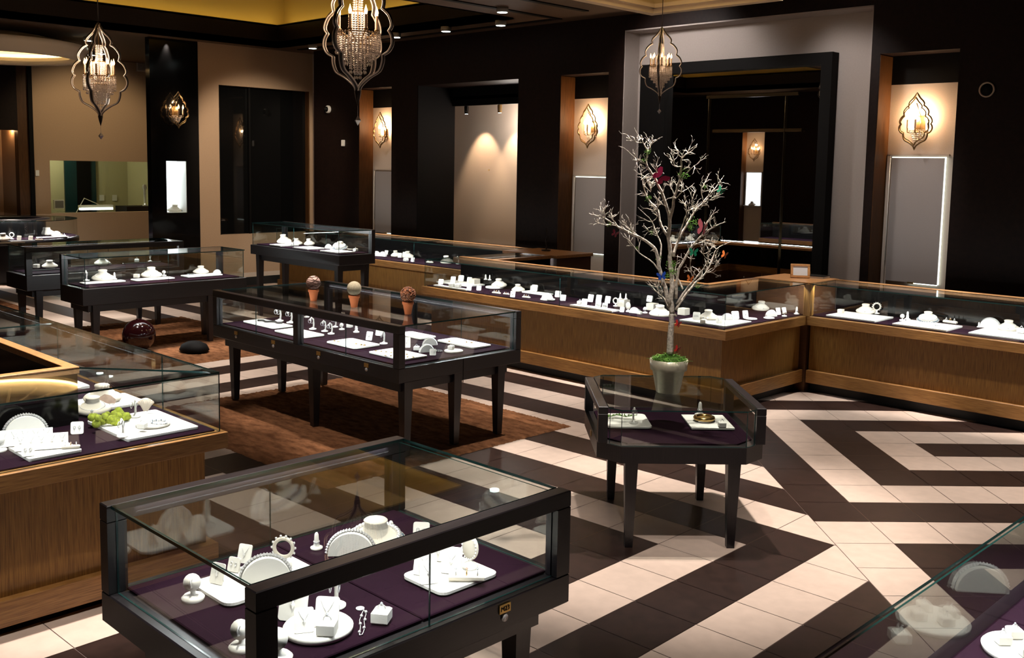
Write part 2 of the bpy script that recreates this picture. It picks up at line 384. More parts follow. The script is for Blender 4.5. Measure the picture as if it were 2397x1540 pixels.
# beige wall with a black window, pillar, far room
XW = -14.4
wall('wall_west', (XW-.3, XW, 7.702, 8.05, 0, ZC, 'beige'), (XW-.3, XW, 9.72, YB+.05, 0, ZC, 'beige'), (XW-.3, XW, 8.05, 9.72, 3.16, ZC, 'beige'), (XW-.3, XW, 8.05, 9.72, 0, .826, 'beige'))
wall('baseboard_west', (XW-.01, XW+.02, 7.7, YB-.3, 0, .13, 'kick'), (XW-.01, XW+.012, 7.7, YB-.3, .13, .2, 'panel'))
wi = struct(B().box(XW-.14, XW-.10, 8.05, 9.72, .826, 3.16, 'screen').obj('window_1'))
B().box(XW-.10, XW-.02, 8.05, 8.075, .826, 3.16, 'blackmatte').box(XW-.1, XW-.02, 9.695, 9.72, .826, 3.16, 'revealbrown').box(XW-.1, XW-.05, 8.6, 8.63, .826, 3.16, 'blackmatte').obj('window_frame', wi)
PY = (6.93, 7.70); SH = (7.16, 7.49, 1.19, 1.97)
wall('pillar_1', (-14.52, XW+.01, PY[0], SH[0], 0, ZC, 'black'), (-14.52, XW+.01, SH[1], PY[1], 0, ZC, 'black'), (-14.8, XW+.01, SH[0], SH[1], 0, SH[2], 'black'),
     (-14.52, XW+.01, SH[0], SH[1], SH[3], ZC, 'black'), (-14.8, -14.7, SH[0], SH[1], SH[2], SH[3], 'black'))
XF = -18.5
LW = (on_x(75, 300, XF).y, 8.9); WO = (on_x(118, 430, XF).y, on_x(357, 430, XF).y, 1.0, 1.94)
wall('wall_far_west', (XF-.15, XF, LW[0], WO[0], 0, ZC, 'beige'), (XF-.15, XF, WO[1], YB+.05, 0, ZC, 'beige'), (XF-.15, XF, WO[0], WO[1], WO[3], ZC, 'beige'), (XF-.15, XF, WO[0], WO[1], 0, WO[2], 'beige'))
AL = (on_x(-60, 400, XF).y, on_x(44, 400, XF).y, .9, 2.45)
wall('wall_far_brown', (XF-.15, XF+.02, AL[1], LW[0], 0, ZC, 'revealbrown'), (XF-.15, XF+.02, RY0, AL[0], 0, ZC, wb), (XF-.15, XF+.02, AL[0], AL[1], AL[3], ZC, wb), (XF-.15, XF+.02, AL[0], AL[1], 0, AL[2], wb),
     (XF+.02, XF+.06, LW[0]-.07, LW[0], 0, ZC, 'blackmatte'), (XF-.9, XF-.85, AL[0]-.3, AL[1]+.3, 0, 2.6, 'beige'), (XF-.9, XF-.15, AL[1]+.02, AL[1]+.07, 0, 2.6, 'beige'), (XF-.9, XF-.15, AL[0]-.3, AL[1]+.3, 2.55, 2.6, 'beige'))
wall('wall_far_end', (XF, XW-.3, YB, YB+.1, 0, ZC, 'beige'))
# opposite (south) wall with its own niche, seen in the mirror
SN = (-13.22, -12.62)
wall('wall_south', (RX0, SN[0], RY0-.35, RY0, 0, ZC, wb), (SN[1], RX1, RY0-.35, RY0, 0, ZC, wb), (SN[0], SN[1], RY0-.35, RY0, 2.95, ZC, wb), (SN[0], SN[1], RY0-.4, RY0-.2, 0, 2.95, 'panel'), (SN[0]-.004, SN[0]+.006, RY0-.3, RY0-.002, 0, 2.95, 'revealbrown'))
wall('wall_east', (RX1, RX1+.1, RY0-.3, YB+.1, 0, ZC, wb))

# ------------------------------------------------------------------ ceiling with a cove tray and a drop frame
TX0, TX1, TY1 = -14.12, -8.86, 8.93
wall('ceiling', (RX0, TX0, RY0-.4, YB+.1, ZC, ZC+.1, 'ceil'), (TX1, RX1, RY0-.4, 6.9, ZC, ZC+.1, 'ceil'), (TX0, TX1, TY1, YB+.1, ZC, ZC+.1, 'ceil'), (TX0, TX1, RY0-.4, -.6, ZC, ZC+.1, 'ceil'),
     (TX1, -6.55, 6.9, YB+.1, ZC, ZC+.1, 'ceil'), (-5.2, RX1, 6.9, YB+.1, ZC, ZC+.1, 'ceil'), (-6.55, -5.2, 8.68, YB+.1, ZC, ZC+.1, 'ceil'), (-6.55, -5.2, 6.9, 7.3, ZC, ZC+.1, 'ceil'))
ZT = 4.14
wall('ceiling_tray', (TX0-.05, TX0, -.6, TY1, ZC, ZT, 'fascia'), (TX1, TX1+.05, -.6, TY1, ZC, ZT, 'fascia'), (TX0, TX1, TY1, TY1+.05, ZC, ZT, 'fascia'), (TX0, TX1, -.65, -.6, ZC, ZT, 'fascia'),
     (TX0-.4, TX0, -.9, TY1+.4, ZT-.03, ZT-.01, 'cove'), (TX1, TX1+.4, -.9, TY1+.4, ZT-.03, ZT-.01, 'cove'), (TX0, TX1, TY1, TY1+.4, ZT-.03, ZT-.01, 'cove'), (TX0, TX1, -1, -.6, ZT-.03, ZT-.01, 'cove'),
     (TX0-.4, TX0-.35, -1, TY1+.4, ZT-.03, 4.8, 'cove'), (TX1+.35, TX1+.4, -1, TY1+.4, ZT-.03, 4.8, 'cove'), (TX0-.4, TX1+.4, TY1+.35, TY1+.4, ZT-.03, 4.8, 'cove'), (TX0-.4, TX1+.4, -1, -.95, ZT-.03, 4.8, 'cove'),
     (TX0-.4, TX1+.4, -1, TY1+.4, 4.8, 4.85, 'cream_paint'))
cl = B().box(TX0-.22, TX0-.18, -.6, TY1+.2, ZT, ZT+.02, 'cove_strip').box(TX1+.18, TX1+.22, -.6, TY1+.2, ZT, ZT+.02, 'cove_strip').box(TX0-.2, TX1+.2, TY1+.18, TY1+.22, ZT, ZT+.02, 'cove_strip').obj('cove_lamp')
tag(cl, 'warm lamp strip hidden on the ledge of the large ceiling tray', 'lamp')
DX0, DX1, DY0, DY1, DZ = -6.55, -5.2, 7.3, 8.68, 3.6
wall('ceiling_drop_frame', (DX0-.1, DX0, DY0-.1, DY1+.1, DZ, ZC+.35, 'cream_paint'), (DX1, DX1+.1, DY0-.1, DY1+.1, DZ, ZC+.35, 'cream_paint'), (DX0, DX1, DY1, DY1+.1, DZ, ZC+.35, 'cream_paint'), (DX0, DX1, DY0-.1, DY0, DZ, ZC+.35, 'cream_paint'),
     (DX0-.1, DX1+.1, DY0-.1, DY1+.1, ZC+.35, ZC+.4, 'cove'), (DX0, DX0+.05, DY0, DY1, DZ+.05, DZ+.09, 'cream_paint'), (DX0, DX1, DY1-.05, DY1, DZ+.05, DZ+.09, 'cream_paint'))
bulb(((DX0+DX1)/2, (DY0+DY1)/2, ZC+.18), 5, (1, .72, .3), .1)
def slot(a, b, w=.075):
    a = Vector((a[0], a[1])); b = Vector((b[0], b[1])); d = (b-a).normalized(); n = Vector((-d.y, d.x))*w/2
    p = [a-n, b-n, b+n, a+n]
    return B().prism([(q.x, q.y) for q in p], ZC-.012, ZC+.002, 'blackmatte')
SY = 9.25; SX = -8.42
k = 0
for a, b in (((-14.0, SY), (SX+.04, SY)), ((SX, SY), (SX, 4.0)), ((-7.75, 9.0), (-7.75, 4.0))):
    k += 1; struct(slot(a, b).obj('trim_%d' % (k+10)))
dl = None
DLS = [((732, 112), 'downlight in the ceiling slot above the beige wall'), ((927, 86), 'downlight in the ceiling slot just right of the large chandelier'), ((1044, 72), 'downlight in the middle of the ceiling slot'),
       ((1172, 58), 'downlight in the ceiling slot nearest its corner'), ((1176, 27), 'downlight in the short branch of the ceiling slot'), ((207, 94), 'downlight beside the upper lobe of the left chandelier'),
       ((214, 128), 'elongated bright downlight behind the frame of the left chandelier'), ((237, 125), 'downlight behind the stem of the left chandelier')]
for (px, py), lab in DLS:
    p = at(px, py, 3.735)
    if dl is None:
        dl = thing('downlight', lab, 'ceiling light', p)
        B().lathe([(.062, -.01), (.07, 0), (.07, .05), (.06, .05)], 'grey', 18).obj('lamp_housing', dl)
        B().lathe([(.001, -.012), (.058, -.012), (.058, -.006)], 'lamp_white', 18).obj('lens', dl)
    else: dup(dl, p, 0, lab, 'ceiling light')
# domed plaster medallion, far left
mc = at(-17, 121, 3.5); mc.z = 0
md = B(); md.lathe([(1.05, 3.47), (1.10, 3.42), (1.17, 3.41), (1.19, 3.45), (1.24, 3.47), (1.25, 3.53), (1.27, 3.56), (1.28, 3.62), (1.20, 3.64), (.5, 3.77)], 'dome', 64, c=mc, caps=False)
md.lathe([(1.05, 3.47), (1.06, 3.52), (1.16, 3.53), (1.16, 3.6), (1.0, 3.68), (.6, 3.74), (.02, 3.76)], 'dome', 64, c=mc, caps=False)
for k in range(16):
    a = 2*PI*k/16
    md.tube([(mc.x+r*math.cos(a), mc.y+r*math.sin(a), z) for r, z in ((1.0, 3.665), (.6, 3.725), (.3, 3.74))], .02, 'dome', 4)
md.torus((mc.x, mc.y, 3.715), .72, .02, 'dome', 'z', 48, 5)
struct(md.obj('ceiling_medallion'))
ml = B().torus((mc.x, mc.y, 3.555), 1.10, .02, 'cove_warm', 'z', 64, 5).obj('dome_lamp'); tag(ml, 'glowing lamp ring inside the round plaster ceiling dome', 'lamp')

# ------------------------------------------------------------------ wall fittings
o = thing('mirror', 'tall dark mirror in a wide black frame inside the white alcove', 'mirror', ((-7.45-5.0)/2, YB, 0))
X0, X1, XC = -7.45, -5.02, (-7.45-5.0)/2
def lx(*b):
    bb = B(); bb.T = Matrix.Translation((-XC, -YB, 0))
    for q in b: bb.box(*q)
    return bb
lx((X0, X0+.36, YB-.14, YB-.002, .3, 3.2, 'blackmatte'), (X1-.12, X1, YB-.14, YB-.002, .3, 3.2, 'blackmatte'), (X0+.36, X1-.12, YB-.14, YB-.002, 3.08, 3.2, 'blackmatte')).obj('frame', o)
lx((X0+.36, X1-.12, YB-.06, YB-.01, .3, 3.08, 'mirror')).obj('mirror_pane', o)
bv = B(); bv.T = Matrix.Translation((-XC, -YB, 0))
def bevel_strip(x0, z0, x1, z1, w=.035):
    if abs(x1-x0) > abs(z1-z0): bv.prism([(0, 0)]*0 or [(x0, YB-.062), (x1, YB-.062), (x1, YB-.075), (x0, YB-.075)], z0-w/2, z0+w/2, 'bevel')
    else: bv.prism([(x0-w/2, YB-.062), (x0, YB-.078), (x0+w/2, YB-.062)], z0, z1, 'bevel')
for q in ((-6.56, 2.80, -5.42, 2.80), (-6.52, .5, -6.52, 2.80), (-6.46, 2.42, -5.36, 2.42), (-5.56, .5, -5.56, 2.78)): bevel_strip(*q)
bv.obj('bevel_strip', o)
def frame_profile():
    return [(0, 0), (.058, .09), (.114, .145), (.138, .19), (.126, .225), (.172, .252), (.22, .315), (.222, .36), (.212, .388), (.262, .43), (.29, .486), (.288, .52), (.268, .545), (.294, .585), (.297, .64), (.267, .69), (.218, .716), (.216, .766), (.187, .83), (.116, .868), (.055, .91), (.02, .946), (0, 1.0)]
def smooth_profile(k=3):
    P = frame_profile(); notches = {4, 8, 12, 16}; out = []
    n = len(P)
    for i in range(n-1):
        p1, p2 = P[i], P[i+1]; p0 = P[i-1] if i > 0 and i not in notches else (2*p1[0]-p2[0], 2*p1[1]-p2[1]); p3 = P[i+2] if i+2 < n and (i+1) not in notches else (2*p2[0]-p1[0], 2*p2[1]-p1[1])
        for s_ in range(k):
            t = s_/k
            out.append(tuple(.5*((2*p1[c])+(-p0[c]+p2[c])*t+(2*p0[c]-5*p1[c]+4*p2[c]-p3[c])*t*t+(-p0[c]+3*p1[c]-3*p2[c]+p3[c])*t**3) for c in (0, 1)))
    out.append(P[-1]); return out
PROF = smooth_profile()
def loop_pts(h, wf=1.0, inset=0.0):
    R = [(max(r*wf*h-inset*(1 if 0 < i < len(PROF)-1 else 0), 0), (1-t)*h) for i, (r, t) in enumerate(PROF)]
    return [(r, z) for r, z in R]+[(-r, z) for r, z in R[-2:0:-1]]
# sconces
def make_sconce(lab, loc, rz, w=9):
    o = thing('wall_sconce', lab, 'wall lamp', loc, rz)     # local: wall plane y=0, front -y, z centred
    h = .54; z0 = -h/2
    for k, (yy, hh, r) in enumerate(((-.125, h, .008), (-.15, h*.86, .006))):
        B().tube([(x, yy, z+z0+(h-hh)*.45) for x, z in loop_pts(hh, 1.0)], r, 'bronzegold', 6, True).obj('frame', o)
    B().tube([(0, -.125, h*.32), (0, -.01, h*.1)], .005, 'bronzegold', 5).tube([(0, -.125, -h*.42), (0, -.01, -h*.2)], .005, 'bronzegold', 5).tube([(0, -.012, h*.1), (0, -.012, -h*.2)], .005, 'bronzegold', 5).obj('bracket', o)
    B().prism([(-.045, -.012), (.045, -.012), (.045, -.001), (-.045, -.001)], -.12, .06, 'bronzegold').obj('back_plate', o)
    for x, y in ((-.1, -.07), (0, -.13), (.1, -.07)):
        a = B().tube([(0, -.01, -.08), (x*.5, y*.8, -.11), (x, y, -.1), (x, y, -.06)], .006, 'bronzegold', 6).obj('arm', o)
        B().lathe([(.011, -.06), (.011, .02)], 'candle', 10, c=(x, y, 0)).obj('candle', a)
        B().lathe([(.006, -.024), (.0125, -.008), (.0118, .004), (.006, .02), (.0008, .038)], 'flame', 10, c=(x, y, .046)).obj('flame_bulb', a)
    cb = B()
    for k in range(14):
        a = PI*k/13; r = .085
        for q in range(6): cb.octa((r*math.cos(a)*(1-q*.1), -.05-r*.8*math.sin(a)*(1-q*.1), -.085-q*.018), .008, 'crystal')
    for q in range(7): cb.octa((0, -.06, -.1-q*.018), .009, 'crystal')
    e = cb.obj('crystal_swags', o); e['kind'] = 'stuff'
    for x, y, z_ in ((0, -.05, .12), (-.055, -.045, .03), (.055, -.045, .03)): bulb((x, y, z_), w*.75, (1, .66, .38), .02, o)
    return o
make_sconce('lit beaded sconce in the narrow niche left of the middle niche', (-12.44, YB, 2.50), 0, 9)
make_sconce('lit beaded sconce in the niche between the middle niche and the mirror alcove', (-8.262, YB, 2.50), 0, 9)
make_sconce('lit beaded sconce in the niche right of the mirror alcove', (-4.133, YB, 2.485), 0, 9)
make_sconce('lit beaded sconce on the black pillar above its small showcase', (XW+.01, 7.31, 2.73), PI/2, 2)
make_sconce('lit beaded sconce on the opposite wall seen in the mirror', (-12.93, RY0-.2, 2.47), PI, 8)
# roller shades in the niches
def shade(lab, x0, x1, z0, z1, lit_top, lit_right, chain):
    o = thing('roller_shade', lab, 'blind', (0, 0, 0))
    y = YB-.012
    B().box(x0, x1, y-.012, y, z0, z1, 'shade').obj('fabric', o)
    f = B().box(x0-.05, x0-.02, y-.01, y+.01, z0-.05, z1+.03, 'panel').box(x0-.05, x1+.04, y-.01, y+.01, z1+.022, z1+.04, 'panel')
    f.obj('frame', o)
    s = B()
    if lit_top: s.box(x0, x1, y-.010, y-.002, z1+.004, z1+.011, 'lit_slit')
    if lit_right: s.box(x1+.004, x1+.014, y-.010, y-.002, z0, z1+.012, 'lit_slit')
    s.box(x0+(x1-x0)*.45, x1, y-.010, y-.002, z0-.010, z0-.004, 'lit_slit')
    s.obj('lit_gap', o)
    B().tube([(x0-.012, y-.02, z1), (x0-.012, y-.022, (z0+z1)/2), (x0-.012, y-.02, z0+.2)], .004, 'white', 5).obj('bead_chain', o)
    B().box((x0+x1)/2-.03, (x0+x1)/2+.03, y-.02, y-.012, z0-.012, z0+.004, 'brass').obj('pull_tab', o)
shade('grey roller shade with faint top line in the leftmost sconce niche', -12.69, -12.14, .92, 1.87, False, False, True)
shade('grey roller shade with lit top edge in the niche left of the mirror', -8.53, -7.96, .91, 1.86, True, False, True)
shade('tall grey roller shade with bright lit right edge beside the mirror alcove', -4.39, -3.875, .92, 2.135, True, True, True)
# small fittings
p = on_y(770, 256, YF)
o = thing('dome_camera', 'small white and black dome camera on the brown wall corner', 'security camera', p)
B().lathe([(.06, 0), (.062, .03), (.05, .045)], 'white', 18).obj('camera_base', o, None).rotation_euler = (PI/2, 0, 0)
B().ball((0, -.05, 0), .042, 'black', 14, 8).obj('camera_lens', o)
p = on_y(805, 335, YF); tag(B().box(-.03, .03, -.03, 0, -.05, .05, 'white', .006).obj('motion_sensor', None, p), 'small white sensor box on the brown wall below the camera', 'sensor')
p = on_y(2311, 210, YF)
o = thing('wall_speaker', 'round black wall speaker with pale ring at upper right', 'speaker', p)
B().torus((0, -.012, 0), .062, .008, 'panel', 'y', 28, 6).obj('ring', o); bb = B(); bb.lathe([(.001, .012), (.058, .010), (.058, 0)], 'blackmatte', 24); g = bb.obj('grille', o); g.rotation_euler = (PI/2, 0, 0)
for px, lab in ((1092, 'black track spotlight at left in the middle niche'), (1170, 'copper toned lit track spotlight at right in the middle niche')):
    p = on_y(px, 252, 10.35); p.z = 2.95
    o = thing('track_spotlight', lab, 'spotlight', p)
    hm = 'black' if px < 1100 else 'bronzegold'
    B().box(-.06, .06, -.02, .02, -.04, 0, hm).obj('mount', o)
    B().lathe([(.03, -.2), (.035, -.1), (.02, -.04)], hm, 14).obj('lamp_head', o)
    B().lathe([(.001, -.201), (.024, -.201)], 'lamp_white', 12).obj('lens', o)
    spot(p.x, 10.42, 2.72, p.x, 10.75, 60, 70, (1, .7, .45), 1.9, .02)
bulb((-10.3, 10.4, 2.6), 26, NEUTRAL, .1)
tag(B().box(-.006, .006, -.01, 0, -.01, .01, 'brass').obj('picture_hook', None, on_y(1145, 398, 10.75)), 'tiny brass picture hook on the blank panel of the middle niche', 'hook')
v = on_x(333, 153, XF)
o = thing('air_vent', 'small square air vent high on the beige wall beside the pillar', 'vent', v)
B().box(0, .02, -.12, .12, -.12, .12, 'panel').obj('frame', o); bb = B()
for k in range(7): bb.box(.02, .03, -.095, .095, -.09+k*.027, -.078+k*.027, 'grey')
bb.obj('slats', o)
tag(B().box(0, .015, -.03, .03, -.05, .05, 'white').obj('light_switch', None, on_x(87, 405, XF)), 'small white switch on the beige wall by the dark column', 'switch')
# pillar showcase
o = thing('wall_showcase', 'bright white lit showcase recess in the black pillar', 'showcase', (XW, 7.325, SH[2]))
bb = B(); bb.T = Matrix.Translation((-XW, -7.325, -SH[2]))
bb.box(-14.7, -14.69, SH[0], SH[1], SH[2], SH[3], 'lit_white').obj('back_panel', o)
bb = B(); bb.T = Matrix.Translation((-XW, -7.325, -SH[2]))
bb.box(-14.69, XW, SH[0], SH[0]+.008, SH[2], SH[3], 'white').box(-14.69, XW, SH[1]-.008, SH[1], SH[2], SH[3], 'white').box(-14.69, XW, SH[0], SH[1], SH[2], SH[2]+.008, 'white').obj('lining', o)
bb = B(); bb.T = Matrix.Translation((-XW, -7.325, -SH[2])); bb.pane(XW+.003, XW+.009, SH[0], SH[1], SH[2], SH[3]).obj('glass_door', o)
bulb((-14.5, 7.325, 1.93), 1.2, COOL, .03)
# showcase seen in the mirror on the opposite wall
o = thing('wall_showcase', 'white lit showcase below the sconce seen in the mirror', 'showcase', (-12.96, RY0-.2, 1.15))
B().box(-.2, .2, -.002, .02, 0, .78, 'lit_white').obj('back_panel', o); B().box(-.22, -.2, 0, .04, -.02, .8, 'white').box(.2, .22, 0, .04, -.02, .8, 'white').box(-.22, .22, 0, .04, .78, .8, 'white').box(-.22, .22, 0, .1, -.02, 0, 'white').obj('lining', o)
# workshop behind the far window
w0, w1 = WO[0], WO[1]
wall('wall_workshop', (XF-2.0, XF-1.95, w0-.3, w1+1.2, 0, 2.6, 'office'), (XF-2.0, XF-.15, w1+.4, w1+.45, 0, 2.6, 'office'), (XF-2.0, XF-.15, w0-.15, w0-.1, 0, 2.6, 'office'), (XF-2, XF-.15, w0-.3, w1+.45, 2.55, 2.6, 'office'))
struct(B().pane(XF-.08, XF-.074, w0, w1, WO[2], WO[3]).obj('window_2'))
bulb((XF-1.2, w0+.5, 2.4), 30, (1, .95, .7), .1)
def wsx(px, dx): return on_x(px, 430, XF-dx).y
bd = B().box(XF-1.94, XF-1.9, wsx(152, 1.9), wsx(225, 1.9), 0, 2.1, 'teal'); dd = struct(bd.obj('door_1'))
B().box(XF-1.9, XF-1.88, wsx(180, 1.9), wsx(212, 1.9), 0, 2.0, 'blackmatte').obj('door_curtain', dd)
for px in (238, 268): tag(B().box(0, .01, -.05, .05, -.06, .06, 'white').obj('wall_outlet', None, on_x(px, 463, XF-1.94)), 'white square %s outlet on the workshop wall' % ('left' if px < 250 else 'right'), 'outlet')
o = thing('work_bench', 'dark bench behind the workshop window at its right end', 'bench', (XF-.6, wsx(315, .6), 0))
B().box(-.25, .25, -.28, .28, .88, 1.08, 'blackmatte').obj('bench_top', o); B().box(-.23, .23, -.26, -.22, 0.001, .88, 'blackmatte').box(-.23, .23, .22, .26, 0.001, .88, 'blackmatte').obj('side_panel', o)
o = thing('desk_lamp', 'angled arm desk lamp with bright tube behind workshop window', 'lamp', (XF-.6, wsx(215, .6), .92))
B().tube([(0, -.35, -.019), (0, -.15, .32), (0, .12, .2)], .008, 'white', 6).obj('arm', o); hd = B().box(-.05, .05, -.25, .38, .14, .19, 'white').obj('lamp_head', o); B().box(-.03, .06, -.24, .37, .1, .139, 'tubelamp').obj('tube_bulb', hd)
o = thing('work_table', 'pale work table under the desk lamp in the workshop', 'table', (XF-.6, wsx(215, .6)-.1, 0))
B().box(-.3, .3, -.42, .32, .84, .9, 'office').obj('table_top', o)
for sy in (-.38, .28):
    for sx in (-.26, .26): B().box(sx-.02, sx+.02, sy-.02, sy+.02, 0.001, .84, 'grey').obj('leg', o)
tag(B().box(0, .06, -.09, .09, -.08, .08, 'white').box(.06, .065, -.075, .075, -.065, .065, 'grey').obj('framed_card', None, on_x(136, 478, XF-.4)), 'small framed white card inside the workshop window at left', 'frame')
tag(B().lathe([(.05, 0), (.05, .02), (.02, .05), (.025, .3), (.05, .35), (.03, .42)], 'drop', 12).obj('glass_award', None, (XF-.6, wsx(338, .6), 1.08)), 'clear glass award on the dark workshop bench', 'award')
# lit alcove at the far left edge
p = on_x(17, 286, XF-.4)
o = thing('track_spotlight', 'warm track spotlight in the alcove at the far left edge', 'spotlight', p); B().lathe([(.04, -.08), (.03, .05)], 'bronze', 12).obj('lamp_head', o); B().lathe([(.001, -.082), (.03, -.082)], 'flame', 12).obj('lens', o)
bulb((p.x+.1, p.y, p.z-.12), 5, WARM, .03)

# ------------------------------------------------------------------ showcase tables
GT = .010
def case_table(name, label, cx, cy, rz, L, Wd, zb, zd, zt, framed=(1, 1), mids=(), legs=None, pads=2, locks=(), text=None, seam_end=None, group=None, legw=.075, inset=.02, zl=.001, strip=1.0):
    o = thing(name, label, 'display case', (cx, cy, 0), rz, group)
    hx, hy = L/2, Wd/2
    B().box(-hx, hx, -hy, hy, zb, zd, 'dark_wood', .004).obj('apron', o)
    B().box(-hx+.075, hx-.075, -hy+.065, hy-.065, zb-.075, zb-.002, 'dark_wood').obj('lower_rail', o)
    for x, y in legs:
        b = B(); t, s_ = legw/2, legw*.31; z1 = zb-.004
        cxx = x-math.copysign(t-s_, x) if False else x; cyy = y
        vs = [(cxx-s_, cyy-s_, zl), (cxx+s_, cyy-s_, zl), (cxx+s_, cyy+s_, zl), (cxx-s_, cyy+s_, zl), (x-t, y-t, z1), (x+t, y-t, z1), (x+t, y+t, z1), (x-t, y+t, z1)]
        b.add(vs, [(3, 2, 1, 0), (4, 5, 6, 7), (0, 1, 5, 4), (1, 2, 6, 5), (2, 3, 7, 6), (3, 0, 4, 7)], 'dark_wood_v').obj('leg', o)
    m_ = .055; n = pads; w = (L-2*m_)/n
    for k in range(n): B().box(-hx+m_+k*w+.003, -hx+m_+(k+1)*w-.003, -hy+m_, hy-m_, zd+.0005, zd+.012, 'velvet', .003).obj('velvet_pad', o)
    pw = .062
    for sgn, fr in ((-1, framed[0]), (1, framed[1])):
        y0, y1 = sorted((sgn*hy, sgn*(hy-.052)))
        if fr:
            B().box(-hx, hx, y0, y1, zt-.055, zt, 'dark_wood', .003).obj('top_rail', o)
            for x0, x1 in ((-hx, -hx+pw), (hx-pw, hx)): B().box(x0, x1, y0, y1, zd, zt-.055, 'dark_wood_v', .002).obj('corner_post', o)
            for mx in mids: B().box(mx-pw/2, mx+pw/2, y0, y1, zd, zt-.055, 'dark_wood_v', .002).obj('middle_post', o)
            xs = [-hx+pw]+list(mids)+[hx-pw]
            for k in range(len(xs)-1):
                a, b_ = xs[k]+(pw/2 if k else 0), xs[k+1]-(pw/2 if k < len(xs)-2 else 0); mid = (a+b_)/2; yy = (y0+y1)/2
                for q0, q1 in ((a, mid-.001), (mid+.001, b_)): B().pane(q0, q1, yy-.003, yy+.003, zd+.001, zt-.056).obj('glass_pane', o)
        else:
            yy = sgn*(hy-inset)
            for q0, q1 in (((-hx+.03, -.001), (.001, hx-.03)) if inset < .03 else ((-hx+.03, hx-.03),)): B().pane(q0, q1, yy-.003, yy+.003, zd+.001, zt-GT-.001).obj('glass_pane', o)
    ya, yb = -hy+(.054 if framed[0] else inset-.008), hy-(.054 if framed[1] else .012)
    B().pane(-hx+.012, hx-.012, ya, yb, zt-GT, zt).obj('glass_top', o)
    for sgn in (-1, 1):
        xx = sgn*(hx-.03); B().pane(xx-.003, xx+.003, ya, yb, zd+.001, zt-GT-.001).obj('glass_end', o)
    for lx_ in locks:
        pl = B().box(lx_-.024, lx_+.024, -hy-.004, -hy-.0005, zd-.040, zd-.012, 'brass').obj('lock_plate', o)
        bb = B(); bb.lathe([(.001, .006), (.012, .005), (.013, 0)], 'silver', 14); k_ = bb.obj('lock', pl, (lx_, -hy-.0005, zd-.056)); k_.rotation_euler = (PI/2, 0, 0)
        if text:
            cu = bpy.data.curves.new('lettering', 'FONT'); cu.body = text; cu.size = .022; cu.extrude = .0006; cu.align_x = 'CENTER'; cu.align_y = 'CENTER'
            cu.materials.append(M['blackmatte']); tmp = bpy.data.objects.new('text_source', cu); C.objects.link(tmp); bpy.context.view_layer.update(); me = bpy.data.meshes.new_from_object(tmp.evaluated_get(bpy.context.evaluated_depsgraph_get())); bpy.data.objects.remove(tmp); t_ = bpy.data.objects.new('lettering', me); C.objects.link(t_); t_.parent = pl
            t_.location = (lx_, -hy-.0046, zd-.026); t_.rotation_euler = (PI/2, 0, 0)
    case_strip(o, (-hx+.09, -hy+(.058 if framed[0] else inset+.012), zt-.016), (hx-.09, -hy+(.058 if framed[0] else inset+.012), zt-.016), (0, 1, 0), strip)
    if framed[0]: case_strip(o, (-hx+.09, hy-.058, zt-.016), (hx-.09, hy-.058, zt-.016), (0, -1, 0), strip)
    if seam_end:
        B().box(hx+.0002, hx+.001, -.003, .003, zb-.07, zd, 'blackmatte').obj('end_seam', o)
    return o
IC = (-6.325, 4.712); IL, IW = 2.43, 1.15
lk = [on_y(px, py, IC[1]-IW/2).x-IC[0] for px, py in ((553, 778), (640, 807), (746, 835), (858, 862))]
case_table('island_showcase', 'long dark double showcase table with three topiary balls on top', *IC, 0, IL, IW, .545, .645, .93, (1, 1), (0.0, ),
           [(x, y) for x in (-1.09, .06, 1.13) for y in (-.45, 0, .43) if not (abs(x) < .5 and y == 0)], 4, lk, None, True, zl=.0165, strip=.8)
MC = (-2.575, 1.857)
case_table('front_showcase', 'large dark framed glass case nearest the camera with M23 plate', *MC, PI/2, 1.178, .91, .545, .645, .93, (1, 1), (),
           [(x, y) for x in (-.46, .47) for y in (-.33, .33)], 2, (.286,), 'M23', strip=.4)
zA = (.80, .92, 1.205)
case_table('tall_showcase', 'tall dark leg showcase with glass front beside the far beige wall', -10.56, 7.13, 0, 1.94, .52, *zA, (0, 1), (),
           [(x, y) for x in (-.86, .86) for y in (-.19, .19)], 2)
case_table('low_showcase', 'frameless glass front showcase on dark legs above the red ball', -10.24, 4.97, PI/2, 1.82, .56, .53, .70, 1.01, (0, 1), (),
           [(x, y) for x in (-.76, .50, ) for y in (-.2, .22) if not (x == .5 and y > 0)]+[(.66, .22)], 2, zl=.0165)
case_table('rear_showcase', 'dark framed showcase standing right behind the frameless one', -11.75, 4.98, -PI/2, 1.84, .62, .53, .70, 1.01, (0, 1), (),
           [(x, y) for x in (-.6, .78) for y in (-.25, .25)], 2, zl=.0165)
case_table('corner_showcase', 'glass case cut off by the lower right corner of the picture', -.60, 2.75, -PI/2, 2.4, .90, .545, .645, .93, (0, 1), (),
           [(x, y) for x in (-1.0, 1.0) for y in (-.33, .33)], 3, inset=.06)
